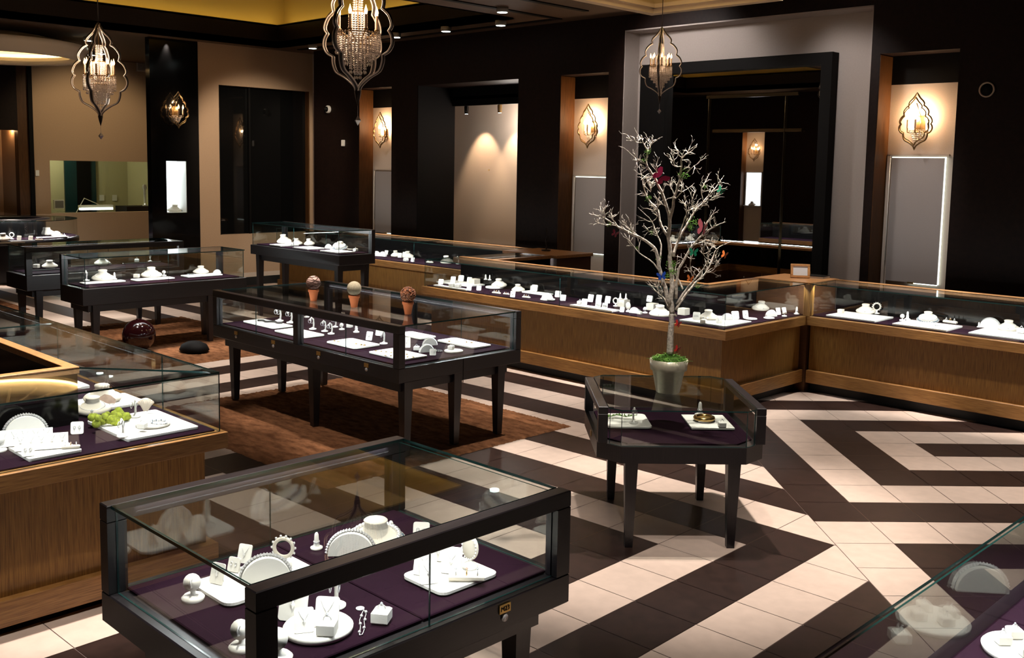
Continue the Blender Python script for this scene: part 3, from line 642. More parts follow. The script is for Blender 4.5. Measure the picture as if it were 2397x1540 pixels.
# octagonal table
OC = Vector((-3.263, 4.591, 0)); oa = math.radians(46.1)
o = octo = thing('octagonal_showcase', 'eight sided dark glass table carrying the silver tree', 'display case', OC, oa)
R_, ch = .443, .115
def octpts(r, c): return [(-r+c, -r), (r-c, -r), (r, -r+c), (r, r-c), (r-c, r), (-r+c, r), (-r, r-c), (-r, -r+c)]
P8 = octpts(R_, ch)
B().prism(P8, .462, .549, 'dark_wood_v').obj('apron', o)
B().prism(octpts(R_-.05, ch*.9), .5495, .558, 'velvet').obj('velvet_pad', o)
for x in (-.27, .27):
    for y in (-.40, .37):
        t, s_ = .034, .02; z1 = .461
        B().add([(x-s_, y-s_, 0), (x+s_, y-s_, 0), (x+s_, y+s_, 0), (x-s_, y+s_, 0), (x-t, y-t, z1), (x+t, y-t, z1), (x+t, y+t, z1), (x-t, y+t, z1)], [(3, 2, 1, 0), (4, 5, 6, 7), (0, 1, 5, 4), (1, 2, 6, 5), (2, 3, 7, 6), (3, 0, 4, 7)], 'dark_wood_v').obj('leg', o)
for sx in (-1, 1):
    x0, x1 = sorted((sx*R_, sx*(R_-.05)))
    B().box(x0, x1, -R_+ch*.6, R_-ch*.6, .705, .745, 'dark_wood_y', .003).obj('top_rail', o)
    for y0 in (-R_+ch*.6, R_-ch*.6-.05): B().box(x0, x1, y0, y0+.05, .549, .705, 'dark_wood_v', .002).obj('corner_post', o)
q = octpts(R_, ch); q = [(min(max(x, -R_+.052), R_-.052), y) for x, y in q]
B().prism([(-R_+ch, -R_), (R_-ch, -R_), (R_-.052, -R_+ch*.5), (R_-.052, R_-ch*.5), (R_-ch, R_), (-R_+ch, R_), (-R_+.052, R_-ch*.5), (-R_+.052, -R_+ch*.5)], .738, .745, 'glass', side='edge').obj('glass_top', o)
for y in (-R_+.012, R_-.018): B().pane(-R_+ch, R_-ch, y, y+.006, .55, .737).obj('glass_pane', o)
for sx in (-1, 1):
    for sy in (-1, 1):
        a, b_ = (sx*(R_-ch), sy*(R_-.012)), (sx*(R_-.06), sy*(R_-ch*.55)); d = Vector((b_[0]-a[0], b_[1]-a[1])).normalized(); n = Vector((-d.y, d.x))*.003
        pp = [(a[0]-n.x, a[1]-n.y), (b_[0]-n.x, b_[1]-n.y), (b_[0]+n.x, b_[1]+n.y), (a[0]+n.x, a[1]+n.y)]
        b = B(); vs = [(x, y, .55) for x, y in pp]+[(x, y, .737) for x, y in pp]
        b.add(vs, [(0, 1, 5, 4), (2, 3, 7, 6)], 'glass'); b.add(vs, [(1, 2, 6, 5), (3, 0, 4, 7), (4, 5, 6, 7), (3, 2, 1, 0)], 'edge'); b.obj('glass_corner', o)
pl = B().box(-R_-.004, -R_-.0005, -.06, -.02, .50, .53, 'brass').obj('lock_plate', o)

# ------------------------------------------------------------------ oak counters
def seg(o, x0, x1, y0, y1, faces, rear, zk=.09, joints=(), zt=.99, zd=.70, rear_drawers=0, top=True, span=None, strip=.8):
    e = lambda d: (x0-(d if '-x' in faces else 0), x1+(d if '+x' in faces else 0), y0-(d if '-y' in faces else 0), y1+(d if '+y' in faces else 0))
    T_ = Matrix.Translation(-Vector(o.location))
    def nb(): b = B(); b.T = T_; return b
    a = e(-.055); nb().box(*a, zk, .622, 'oak_v').obj('base_panel', o)
    a = e(-.10); nb().box(*a, 0.001, zk, 'kick').obj('kick', o)
    a = e(-.012); nb().box(*a, zk, zk+.115, 'oak_h', .003).obj('base_trim', o)
    a = e(.025); nb().box(*a, .62, zd, 'oak_h', .003).obj('top_trim', o)
    a = e(-.02); nb().box(*a, zd+.0005, zd+.008, 'velvet').obj('velvet_deck', o)
    def cut(lo, hi, js): xs = [lo]+sorted(j for j in js if lo < j < hi)+[hi]; return list(zip(xs, xs[1:]))
    g = .001
    rim = .055
    tx0, tx1, ty0, ty1 = x0, x1, y0, y1
    if rear == '+y': ty1 -= rim
    if rear == '-y': ty0 += rim
    if rear == '-x': tx0 += rim
    if rear == '+x': tx1 -= rim
    along = 'x' if (x1-x0) > (y1-y0) else 'y'
    for p, q in (cut(*((tx0, tx1) if along == 'x' else (ty0, ty1)), joints) if top else ()):
        if along == 'x': nb().pane(p+g, q-g, ty0, ty1, zt-.008, zt).obj('glass_top', o)
        else: nb().pane(tx0, tx1, p+g, q-g, zt-.008, zt).obj('glass_top', o)
    for f in faces:
        if f[1] == 'y':
            yy = y0+.004 if f[0] == '-' else y1-.004
            for p, q in cut(x0, x1, joints): nb().pane(p+g, q-g, yy-.003, yy+.003, zd+.001, zt-.009).obj('glass_front', o)
        else:
            xx = x0+.004 if f[0] == '-' else x1-.004
            for p, q in cut(y0, y1, joints): nb().pane(xx-.003, xx+.003, p+g, q-g, zd+.001, zt-.009).obj('glass_front', o)
    lo_ = lambda f: {'-y': ((x0+.05, y0+.018, zt-.018), (x1-.05, y0+.018, zt-.018), (0, 1, 0)), '+y': ((x0+.05, y1-.018, zt-.018), (x1-.05, y1-.018, zt-.018), (0, -1, 0)), '+x': ((x1-.018, y0+.05, zt-.018), (x1-.018, y1-.05, zt-.018), (-1, 0, 0)), '-x': ((x0+.018, y0+.05, zt-.018), (x0+.018, y1-.05, zt-.018), (1, 0, 0))}[f]
    for f in faces:
        A_, B_, I_ = lo_(f)
        if (Vector(A_)-Vector(B_)).length > .6: case_strip(o, Vector(A_)-Vector(o.location), Vector(B_)-Vector(o.location), I_, strip)
    if rear:
        if span and rear[1] == 'x': y0, y1 = span
        if span and rear[1] == 'y': x0, x1 = span
        r = {'+y': (x0, x1, y1-rim, y1), '-y': (x0, x1, y0, y0+rim), '-x': (x0, x0+rim, y0, y1), '+x': (x1-rim, x1, y0, y1)}[rear]
        nb().box(*r, zt-.03, zt+.004, 'oak_top', .002).obj('wood_rim', o)
        d = {'+y': (x0, x1, y1-.03, y1-.01), '-y': (x0, x1, y0+.01, y0+.03), '-x': (x0+.01, x0+.03, y0, y1), '+x': (x1-.03, x1-.01, y0, y1)}[rear]
        nb().box(*d, zd, zt-.03, 'black').obj('sliding_door', o)
        if rear_drawers and rear in ('+y', '+x'):
            lo, hi = (x0, x1) if rear == '+y' else (y0, y1); w = (hi-lo)/rear_drawers
            for k in range(rear_drawers):
                for r_ in range(3):
                    z0 = .12+r_*.17; p, q = lo+k*w+.01, lo+(k+1)*w-.01
                    if rear == '+y': dr = nb().box(p, q, y1, y1+.012, z0, z0+.155, 'oak_dark').obj('drawer', o); c = ((p+q)/2, y1+.022, z0+.08)
                    else: dr = nb().box(x1, x1+.012, p, q, z0, z0+.155, 'oak_dark').obj('drawer', o); c = (x1+.022, (p+q)/2, z0+.08)
                    nb().ball(c, .011, 'silver', 8, 6).obj('knob', dr)
o = thing('left_counter', 'L shaped oak jewellery counter with glass top at the left edge', 'counter', (-4.6, 2.1, 0))
seg(o, -4.88, -4.30, -.9, 2.39, ('+y', '+x'), '-x', .035, top=False, span=(-.9, 1.94), strip=.4)
seg(o, -10.2, -4.8805, 1.885, 2.39, ('+y',), '-y', .035, (-6.25, -8.2), top=False)
def flat(o, pts, m='glass', z0=.982, z1=.99, name='glass_top'):
    b = B(); b.T = Matrix.Translation(-Vector(o.location)); b.prism(pts, z0, z1, m, side='edge'); return b.obj(name, o)
flat(o, [(-4.825, -.9), (-4.30, -.9), (-4.30, 2.387), (-4.825, 1.943)])
flat(o, [(-4.829, 1.943), (-4.304, 2.39), (-6.249, 2.39), (-6.249, 1.943)][::-1]); flat(o, [(-6.251, 1.943), (-6.251, 2.39), (-8.199, 2.39), (-8.199, 1.943)][::-1]); flat(o, [(-8.201, 1.943), (-8.201, 2.39), (-10.2, 2.39), (-10.2, 1.943)][::-1])
o = thing('main_counter', 'long oak jewellery counter in the middle with its returns', 'counter', (-6.3, 7.2, 0))
seg(o, -8.15, -4.9705, 6.94, 7.49, ('-y', '-x'), '+y', .09, (-6.22,), rear_drawers=6)
seg(o, -4.97, -4.42, 6.94, 8.265, ('+x', '-y'), '-x', .09, span=(7.435, 8.265))
seg(o, -8.15, -7.63, 7.4905, 8.36, ('-x',), '+x', .09, rear_drawers=2)
o = thing('right_counter', 'oak jewellery counter with glass top along the right edge', 'counter', (-2, 8.5, 0))
seg(o, -4.395, 1.2, 8.25, 8.80, ('-y',), '+y', .09, (-2.4, -.4))
o = thing('back_counter', 'low oak jewellery counter along the far brown wall', 'counter', (-11, 8.6, 0))
seg(o, -13.3, -8.425, 8.37, 8.92, ('-y',), '+y', .09, (-10.05, -12))
def corner(lab, x0, x1, y0, y1, post):
    o = thing('corner_cabinet', lab, 'cabinet', ((x0+x1)/2, (y0+y1)/2, 0)); T_ = Matrix.Translation(-Vector(o.location))
    def nb(): b = B(); b.T = T_; return b
    nb().box(x0+.02, x1-.02, y0+.02, y1-.02, 0.002, .962, 'oak_dark').obj('body', o)
    nb().box(x0, x1, y0, y1, .963, .997, 'oak_top', .003).obj('wood_top', o)
    if post: nb().box(x1-.03, x1+.035, y0-.05, y0+.02-.001, .70, .985, 'oak_v', .003).obj('corner_post', o)
corner('wood topped corner cabinet carrying the small gilt picture frame', -4.97, -4.40, 8.27, 8.82, True)
corner('wood topped corner cabinet carrying the small twig figurine', -8.42, -7.55, 8.37, 9.0, False)
# round counter far left
RC = Vector((-17.45, 6.0, 0))
o = thing('round_counter', 'round glass showcase counter at the far left edge', 'counter', RC)
for k in range(8):
    a = -PI/2+PI*k/8; case_strip(o, (.94*math.cos(a), .94*math.sin(a), .97), (.94*math.cos(a+PI/8), .94*math.sin(a+PI/8), .97), (-math.cos(a), -math.sin(a), 0), 1.4)
B().lathe([(.86, 0), (.86, .6)], 'dark_wood_v', 48).obj('base_panel', o); B().lathe([(.93, .601), (1.0, .62), (1.0, .69), (.96, .70), (.5, .70)], 'dark_wood', 48, caps=False).obj('top_trim', o)
B().lathe([(.95, .701), (.95, .705), (.3, .706)], 'velvet', 48, caps=False).obj('velvet_deck', o)
gb = B(); gb.lathe([(.975, .702), (.975, .98)], 'glass', 48, caps=False); gb.obj('glass_front', o)
gb = B(); gb.lathe([(.98, .982), (.5, .982)], 'glass', 48, caps=False); gb.lathe([(.98, .99), (.5, .99)], 'glass', 48, caps=False); gb.lathe([(.98, .982), (.98, .99)], 'edge', 48, caps=False); gb.obj('glass_top', o)
gb = B(); gb.lathe([(.50, .70), (.50, .975)], 'black', 48, caps=False); gb.lathe([(.56, .975), (.56, 1.0), (.44, 1.0), (.44, .975)], 'dark_wood', 48, caps=False); gb.obj('inner_rim', o)

# ------------------------------------------------------------------ rugs, ball
def rug(lab, x0, x1, y0, y1, nx, ny):
    b = B(); vs = []; fs = []
    for i in range(nx+1):
        for j in range(ny+1):
            ed = i in (0, nx) or j in (0, ny)
            jx = 0 if not ed else random.uniform(-.008, .008)
            vs.append((x0+(x1-x0)*i/nx+jx, y0+(y1-y0)*j/ny+jx, .001 if ed else .006+random.random()*.010))
    for i in range(nx):
        for j in range(ny): a = i*(ny+1)+j; fs.append((a, a+ny+1, a+ny+2, a+1))
    b.add(vs, fs, 'rug', True); o = b.obj('shag_rug'); tag(o, lab, 'rug')
rug('brown shag rug under the long double showcase table', -7.56, -5.0, 3.49, 5.74, 190, 165)
rug('brown shag rug under the frameless showcase with the red ball', -11.9, -9.05, 3.9, 6.1, 150, 120)
rug('brown shag rug at the far left before the round counter', -16.3, -13.7, 3.7, 4.9, 100, 50)
bl = B().ball((0, 0, .168), .166, 'redball', 32, 20).lathe([(.02, .325), (.03, .338), (.001, .338)], 'redball', 12).obj('lacquer_ball', None, (-9.95, 4.62, .0165)); tag(bl, 'dark red shiny ball on the rug below the frameless showcase', 'ball')
fb = B(); fb.lathe([(.16, 0), (.18, .02), (.15, .07), (.08, .10), (.001, .105)], 'blackmatte', 20, 1, .8)
tag(fb.obj('floor_cushion', None, at(455, 822, .0165)), 'low black cushion lying on the rug right of the ball', 'cushion')

# ------------------------------------------------------------------ chandeliers
def make_chandelier(lab, loc, rz, h=1.03, ceiling=3.0):
    o = thing('chandelier', lab, 'chandelier', loc, rz)       # origin at the lower tip of the frame
    for a in (0, PI/2):
        f = B()
        f.tube([(x, 0, z) for x, z in loop_pts(h)], .010, 'beadframe', 7, True)
        e = f.obj('beaded_frame', o); e.rotation_euler = (0, 0, a)
        g = B().tube([(x, -.016, z) for x, z in loop_pts(h*.985)], .006, 'crystal', 5, True).tube([(x, .016, z) for x, z in loop_pts(h*.985)], .006, 'crystal', 5, True).obj('bead_row', e)
    B().tube([(0, 0, h), (0, 0, h+ceiling)], .006, 'bronze', 6).obj('chain', o)
    B().lathe([(.003, h), (.006, h*.78), (.018, h*.76), (.006, h*.74), (.008, h*.30)], 'bronzegold', 10).obj('stem', o)
    B().lathe([(.022, 0), (.018, .012), (.003, -.075)][::-1] if False else [(.002, -.08), (.016, -.03), (.026, .02), (.02, .05)], 'bronze', 12).obj('finial', o)
    B().tube([(0, 0, -.17), (0, 0, -.08)], .002, 'drop', 4).octa((0, 0, -.19), .03, 'drop', .038).obj('crystal_drop', o)
    zc = .44*h
    s = B()
    for k in range(10):                                   # upper bead column
        a = 2*PI*k/10
        for q in range(11): s.octa((.032*math.cos(a), .032*math.sin(a), zc+.33-q*.017), .0095, 'crystal')
    for k in range(18):                                   # middle drum
        a = 2*PI*k/18
        for q in range(18): s.octa((.066*math.cos(a), .066*math.sin(a), zc+.15-q*.0165), .0088, 'crystal')
    for ring, (r, n, z1, ln) in enumerate(((.165, 40, -.05, 9), (.135, 30, -.09, 9), (.10, 22, -.13, 9), (.06, 14, -.16, 11), (.025, 7, -.2, 11))):
        for k in range(n):
            a = 2*PI*k/n+ring*.1
            for q in range(ln): s.octa((r*math.cos(a), r*math.sin(a), zc+z1+.05-q*.0165-.01*(q == ln-1)), .0088, 'crystal', .0088 if q < ln-1 else .015)
    e = s.obj('crystal_strands', o); e['kind'] = 'stuff'
    B().torus((0, 0, zc+.155), .066, .007, 'crystal', 'z', 24, 5).torus((0, 0, zc), .165, .006, 'bronzegold', 'z', 32, 5).torus((0, 0, zc-.09), .11, .006, 'bronzegold', 'z', 24, 5).obj('hoops', o)
    for k in range(8):
        a = 2*PI*(k+.25)/8; x, y = .15*math.cos(a), .15*math.sin(a)
        c = B().tube([(0, 0, zc-.06), (x*.6, y*.6, zc-.03), (x, y, zc+.02)], .006, 'bronzegold', 6).lathe([(.012, 0), (.02, .012), (.014, .016)], 'bronzegold', 10, c=(x, y, zc+.01)).obj('candle_arm', o)
        B().lathe([(.0105, .024), (.0105, .125)], 'candle', 10, c=(x, y, zc)).obj('candle', c)
        B().lathe([(.006, -.026), (.0125, -.008), (.0118, .004), (.006, .022), (.0008, .042)], 'flame', 10, c=(x, y, zc+.152)).obj('flame_bulb', c)
    return o
c1 = make_chandelier('large beaded chandelier cut off by the top edge above the long showcase', (-6.24, 4.64, 2.50), math.radians(20))
dup(c1, (-11.05, 4.75, 2.425), math.radians(44), 'beaded chandelier at left before the beige wall', 'chandelier')
dup(c1, (-5.93, 8.0, 2.665), math.radians(30), 'smaller distant chandelier hanging before the white mirror alcove', 'chandelier', .655)
for x, y, z, w in ((-6.24, 4.64, 3.1, 20), (-11.05, 4.75, 3.03, 26), (-5.93, 8.0, 3.05, 6)): bulb((x, y, z), w, (1, .72, .48), .15)

# ------------------------------------------------------------------ potted tree
PT = at(1563, 917, .745); PT.z = .7455
o = thing('potted_tree', 'silver branched tree with moss in a pale gold pot', 'tree', PT)
B().lathe([(.062, 0), (.066, .003), (.09, .125), (.102, .128), (.107, .185), (.099, .187), (.094, .17)], 'pot', 36, caps=False).lathe([(.001, .001), (.062, .001)], 'pot', 24, caps=False).obj('pot', o)
def moss_blob(b, c, r, n, m='moss'):
    for k in range(n):
        d = Vector((random.gauss(0, 1), random.gauss(0, 1), random.gauss(0, 1))).normalized()*r*random.random()**.5
        p0 = Vector(c)+d; p1 = p0+Vector((random.uniform(-1, 1), random.uniform(-1, 1), random.uniform(-.6, 1)))*r*.55
        b.tube([p0, (p0+p1)/2+Vector((random.uniform(-1, 1), random.uniform(-1, 1), 0))*r*.2, p1], r*.07, m, 3, r1=r*.03)
mb = B(); mb.lathe([(.092, .172), (.06, .20), (.001, .205)], 'moss', 16, caps=False)
for k in range(420):
    a = random.uniform(0, 2*PI); r = .1*random.random()**.5; z = .178+.03*(1-r/.1)
    p = Vector((r*math.cos(a), r*math.sin(a), z)); q = p+Vector((random.gauss(0, .015), random.gauss(0, .015), random.uniform(-.002, .018)))
    mb.tube([p, (p+q)/2+Vector((0, 0, .006)), q], .0022, 'moss', 3, r1=.001)
mb.obj('moss_bed', o)
# branches are drawn in the vertical plane through the pot that faces the room's middle, then pushed apart in depth
fwd = Vector((FW.x, FW.y, 0)).normalized(); rgt = Vector((fwd.y, -fwd.x, 0)); D0 = PT.dot(fwd)
def tp(cx_, cy_, dep=0):
    px, py = 1350+cx_*.42872, 300+cy_*.42872
    d = ray(px, py); t = (D0+dep)/d.dot(fwd); return Vector((0, 0, CAMZ))+d*t-PT
BR = [
 (.021, .017, 0, 0, [(508, 1232), (512, 1150), (515, 1080), (520, 1010)]),
 (.016, .004, 0, .02, [(520, 1010), (512, 940), (520, 860), (516, 790), (508, 720), (510, 660), (500, 590), (507, 500), (482, 400), (445, 310), (412, 250), (380, 195), (386, 130), (366, 82)]),
 (.003, .0015, .02, .03, [(366, 82), (335, 78), (300, 70)]), (.003, .0015, .02, .05, [(386, 130), (400, 105), (412, 75)]), (.0035, .0012, .02, -.02, [(380, 195), (345, 180), (305, 150), (270, 118)]), (.003, .0012, .02, 0, [(412, 250), (440, 235), (428, 205)]),
 (.011, .003, 0, -.03, [(507, 500), (525, 425), (537, 360), (560, 290), (570, 210), (575, 160), (600, 140), (632, 120)]), (.003, .0012, -.03, -.03, [(575, 160), (558, 145), (553, 128)]), (.004, .0012, -.03, -.08, [(560, 290), (610, 235), (640, 205), (668, 188)]), (.004, .0012, -.03, 0, [(535, 360), (515, 330), (518, 300)]), (.003, .0012, -.03, 0, [(570, 210), (540, 208), (520, 170)]), (.004, .0012, -.03, .03, [(535, 385), (575, 350), (612, 325)]),
 (.013, .003, -.01, -.10, [(505, 960), (480, 870), (455, 780), (438, 700), (420, 650), (350, 598), (282, 568), (212, 530), (152, 490), (108, 478)]), (.003, .0012, -.1, -.1, [(152, 490), (142, 462)]), (.003, .0012, -.1, -.12, [(215, 532), (160, 525), (108, 520)]), (.003, .0012, -.09, -.06, [(230, 545), (205, 510), (190, 478)]), (.0035, .0012, -.07, -.02, [(350, 598), (300, 560), (268, 520)]), (.005, .0015, -.07, -.14, [(455, 780), (400, 720), (340, 680), (300, 630), (270, 600)]),
 (.010, .002, .01, .10, [(500, 590), (460, 530), (442, 450), (392, 392), (362, 310), (350, 245)]), (.003, .0012, .06, .06, [(442, 450), (448, 380)]), (.003, .0012, .08, .1, [(365, 310), (405, 345), (395, 315)]), (.003, .0012, .08, .12, [(352, 280), (375, 265), (392, 290)]),
 (.007, .0015, .02, .12, [(450, 780), (460, 640), (432, 570), (412, 510), (365, 462)]), (.003, .0012, .1, .1, [(412, 510), (440, 480), (420, 440)]), (.003, .0012, .1, .1, [(435, 580), (400, 560), (385, 570)]),
 (.011, .002, 0, -.12, [(540, 930), (550, 800), (585, 720), (635, 640), (680, 590), (740, 545), (782, 522)]), (.003, .0012, -.1, -.1, [(680, 590), (700, 530), (740, 470)]), (.004, .0012, -.08, -.05, [(640, 640), (690, 620), (730, 640)]),
 (.011, .002, .02, .12, [(525, 700), (555, 610), (600, 530), (640, 460), (700, 390), (742, 340), (780, 292)]), (.004, .0012, .08, .08, [(640, 460), (628, 400), (640, 360)]), (.003, .0012, .1, .12, [(690, 400), (680, 340), (702, 290)]), (.003, .0012, .1, .12, [(742, 345), (790, 330)]), (.0035, .0012, .1, .06, [(700, 390), (740, 392), (768, 382)]), (.005, .0012, .06, .1, [(600, 530), (625, 480), (668, 430), (700, 400)]),
 (.006, .0012, .02, 0, [(555, 610), (580, 520), (600, 470), (612, 430)]), (.004, .0012, .02, .03, [(585, 510), (600, 450), (590, 420)]),
 (.010, .002, 0, .08, [(540, 990), (595, 910), (648, 845), (705, 790), (740, 720), (762, 660), (822, 628)]), (.004, .0012, .06, .08, [(738, 725), (700, 700), (682, 655)]), (.003, .0012, .06, .1, [(762, 660), (742, 625)]), (.004, .0012, .05, .06, [(700, 790), (740, 780), (765, 750)]),
 (.009, .0015, 0, -.08, [(545, 960), (600, 880), (640, 830), (690, 770), (720, 700), (712, 650)]), (.004, .0012, -.05, -.1, [(640, 830), (620, 760), (630, 700)]),
 (.007, .0015, 0, .03, [(578, 880), (558, 830), (535, 790), (545, 740)]),
 (.008, .0015, 0, .06, [(548, 1030), (500, 980), (478, 930), (450, 905), (415, 868)]), (.003, .0012, .05, .05, [(452, 908), (440, 880), (420, 850)]),
]
tb = B()
def twig(p, d, r, lev):
    n = p+d
    mid = (p+n)/2+Vector((random.gauss(0, 1), random.gauss(0, 1), random.gauss(0, 1)))*d.length*.08
    tb.tube([p, mid, n], r, 'bark', 4, r1=r*.6)
    if lev > 0:
        for k in range(2):
            q = (d.normalized()+Vector((random.gauss(0, .55), random.gauss(0, .55), random.gauss(.1, .45)))).normalized()*d.length*random.uniform(.55, .8)
            twig(n if k else mid, q, r*.6, lev-1)
for r0, r1, d0, d1, pts in BR:
    n = len(pts); P3 = [tp(x, y, d0+(d1-d0)*i/(n-1)) for i, (x, y) in enumerate(pts)]
    # smooth the run
    Q = []
    for i in range(n-1):
        for s_ in range(3):
            t = s_/3; p0, p1, p2, p3 = P3[max(i-1, 0)], P3[i], P3[i+1], P3[min(i+2, n-1)]
            Q.append(.5*((2*p1)+(p2-p0)*t+(2*p0-5*p1+4*p2-p3)*t*t+(3*p1-p0-3*p2+p3)*t**3)+Vector((random.gauss(0, 1), random.gauss(0, 1), random.gauss(0, 1)))*.0015)
    Q.append(P3[-1])
    tb.tube(Q, r0*(.82 if r0 < .012 else 1), 'bark', 7, r1=r1*.85)
    if r0 <= .016:
        big = r0 >= .009
        for k in range(10 if big else 4):
            i = random.randint(len(Q)//3, len(Q)-2); t = (Q[i+1]-Q[i]).normalized()
            d = (t*.6+Vector((random.gauss(0, .6), random.gauss(0, .6), random.gauss(.35, .5)))).normalized()*random.uniform(.02, .05)
            twig(Q[i], d, .0024, 2)
        twig(Q[-1], (Q[-1]-Q[-2]).normalized()*.028, r1*1.2, 1)
tb.obj('branches', o)
mm = B()
for cx_, cy_, r in ((385, 130, .018), (368, 180, .015), (390, 382, .02), (580, 255, .028), (510, 470, .014), (176, 525, .016), (300, 570, .016), (330, 655, .014), (520, 745, .03), (525, 790, .03), (490, 810, .02), (640, 515, .028), (620, 545, .02), (408, 570, .016), (448, 710, .018), (660, 862, .014), (700, 320, .012)):
    moss_blob(mm, tp(cx_, cy_, random.uniform(-.03, .03)), r, 34)
mm.obj('branch_moss', o)
def butterfly(lab, cx_, cy_, col, size, spread, roll, dep=0, two=None):
    o = thing('butterfly', lab, 'butterfly', PT+tp(cx_, cy_, dep)-fwd*.012)
    for sgn in (-1, 1):
        b = B(); s_ = size
        o1 = [(0, 0), (.25, .55), (.75, .95), (1.0, .8), (.95, .35), (.55, 0)]; o2 = [(0, 0), (.55, 0), (.8, -.25), (.7, -.65), (.4, -.75), (.12, -.35)]
        for outl, c_ in ((o1, col if sgn < 0 or not two else two), (o2, col)):
            b.prism([(sgn*x*s_, y*s_) for x, y in (outl if sgn > 0 else outl[::-1])], -.0006, .0006, 'wing_'+c_, side='blackmatte')
        w_ = b.obj('wing', o); w_.rotation_euler = (math.radians(70), 0, 0); w_.rotation_euler = (Matrix.Rotation(YAW, 3, 'Z') @ Matrix.Rotation(roll, 3, 'Y') @ Matrix.Rotation(sgn*spread, 3, 'Z') @ Matrix.Rotation(PI/2, 3, 'X')).to_euler()
    bd = B().ball((0, 0, 0), size*.07, 'blackmatte', 6, 6, 7).obj('body', o); bd.rotation_euler = (Matrix.Rotation(YAW, 3, 'Z') @ Matrix.Rotation(roll, 3, 'Y')).to_euler()
butterfly('large magenta and red butterfly high in the silver tree', 455, 265, 'magenta', .045, .2, .9, -.02)
butterfly('long pink butterfly with folded wings on right side of tree', 688, 545, 'pink', .05, 1.0, .2, -.1)
butterfly('green butterfly on the topmost right twigs of the tree', 785, 340, 'green', .024, .5, .6, 0)
butterfly('dark green butterfly in the middle right of the tree', 636, 678, 'green', .026, .3, .1, -.12)
butterfly('orange red butterfly at the right outer twig of the tree', 806, 692, 'orange', .024, .8, .4, 0)
butterfly('blue butterfly low on the left of the tree crown', 462, 808, 'blue', .026, .1, -.2, -.08)
butterfly('orange and black butterfly low in the centre of the tree', 618, 822, 'orange', .022, .6, .2, -.06)
butterfly('small maroon butterfly on the left outer bough of tree', 208, 576, 'maroon', .022, .6, .5, -.1)
butterfly('dark red butterfly on the trunk fork of the tree', 552, 1068, 'red', .022, .7, .4, -.03)
butterfly('small red butterfly on the pot moss beside the trunk', 548, 1208, 'red', .024, .9, .5, -.02)

# ------------------------------------------------------------------ three topiary balls on the island
for px, py, bm, lab in ((734, 704, 'pink', 'topiary of pink ball wrapped with dark twine in terracotta pot'), (829, 719, 'sage', 'topiary of plain sage beige ball in terracotta pot'), (955, 735, 'copper', 'topiary of rough copper brown ball in terracotta pot')):
    p = at(px, py, .93); p.z = .9305
    o = thing('topiary', lab, 'topiary', p)
    B().lathe([(.024, 0), (.036, .068), (.041, .070), (.042, .088), (.036, .088)], 'terra', 24).obj('terracotta_pot', o)
    c = (0, 0, .14); r = .053
    if bm == 'copper':
        b = B().ball(c, r*.93, 'copperball', 20, 14)
        for k in range(420):
            d = Vector((random.gauss(0, 1), random.gauss(0, 1), random.gauss(0, 1))).normalized()
            b.octa(Vector(c)+d*r, .0055, 'copperball' if k % 3 else 'choc')
    else: b = B().ball(c, r, 'pinkball' if bm == 'pink' else 'sageball', 24, 16)
    bo = b.obj('ball', o)
    if bm == 'pink':
        b = B()
        for k in range(17):
            nrm = Vector((random.gauss(0, .25), random.gauss(0, .25), 1)).normalized(); u = nrm.orthogonal().normalized(); v_ = nrm.cross(u)
            z = -r*.92+2*r*.9*k/16; rr = math.sqrt(max(r*r-z*z, 1e-4))
            b.tube([Vector(c)+nrm*z+(u*math.cos(2*PI*i/18)+v_*math.sin(2*PI*i/18))*(rr+.001) for i in range(18)], .0022, 'choc', 5, True)
        b.obj('twine', bo)
# things on the wood tops
p = at(1873, 651, .997); o = thing('tabletop_picture', 'small gilt framed card standing' if 0 else 'small gilt picture frame with white card on the corner cabinet', 'picture frame', p+Vector((0, 0, .003)), math.radians(38))
o.rotation_euler = (-.22, 0, math.radians(38))
b = B()
for a in ((-.088, .088, 0, .022), (-.088, .088, .108, .13), (-.088, -.066, .022, .108), (.066, .088, .022, .108)): b.box(a[0], a[1], -.012, .012, a[2], a[3], 'brass' if False else 'oak_top', .003)
b.obj('gilt_moulding', o); B().box(-.067, .067, -.002, .006, .021, .109, 'paper').obj('card', o)
nb_ = B().box(-.11, .11, -.08, .08, 0, .016, 'paper').box(-.114, .114, -.084, .084, .016, .02, 'blackmatte').obj('notebook', None, at(1908, 649, .999)); nb_.rotation_euler = (0, 0, .1)
tag(nb_, 'flat black notebook beside the gilt picture frame', 'notebook')
fg = B(); fp = at(1278, 588, .997)
fg.torus((0, 0, .012), .05, .008, 'bronze', 'z', 16, 5).tube([(0, 0, .012), (.01, 0, .06), (-.006, 0, .12), (.008, 0, .19), (-.002, 0, .27)], .008, 'bronze', 6, r1=.004).tube([(-.05, 0, .012), (0, 0, .016), (.06, 0, .01)], .007, 'bronze', 5).tube([(.003, 0, .1), (.03, 0, .14), (.024, 0, .18)], .004, 'bronze', 5)
tag(fg.obj('twig_figurine', None, fp+Vector((0, 0, .001))), 'thin dark bronze twig figurine standing on the oak corner top', 'figurine')

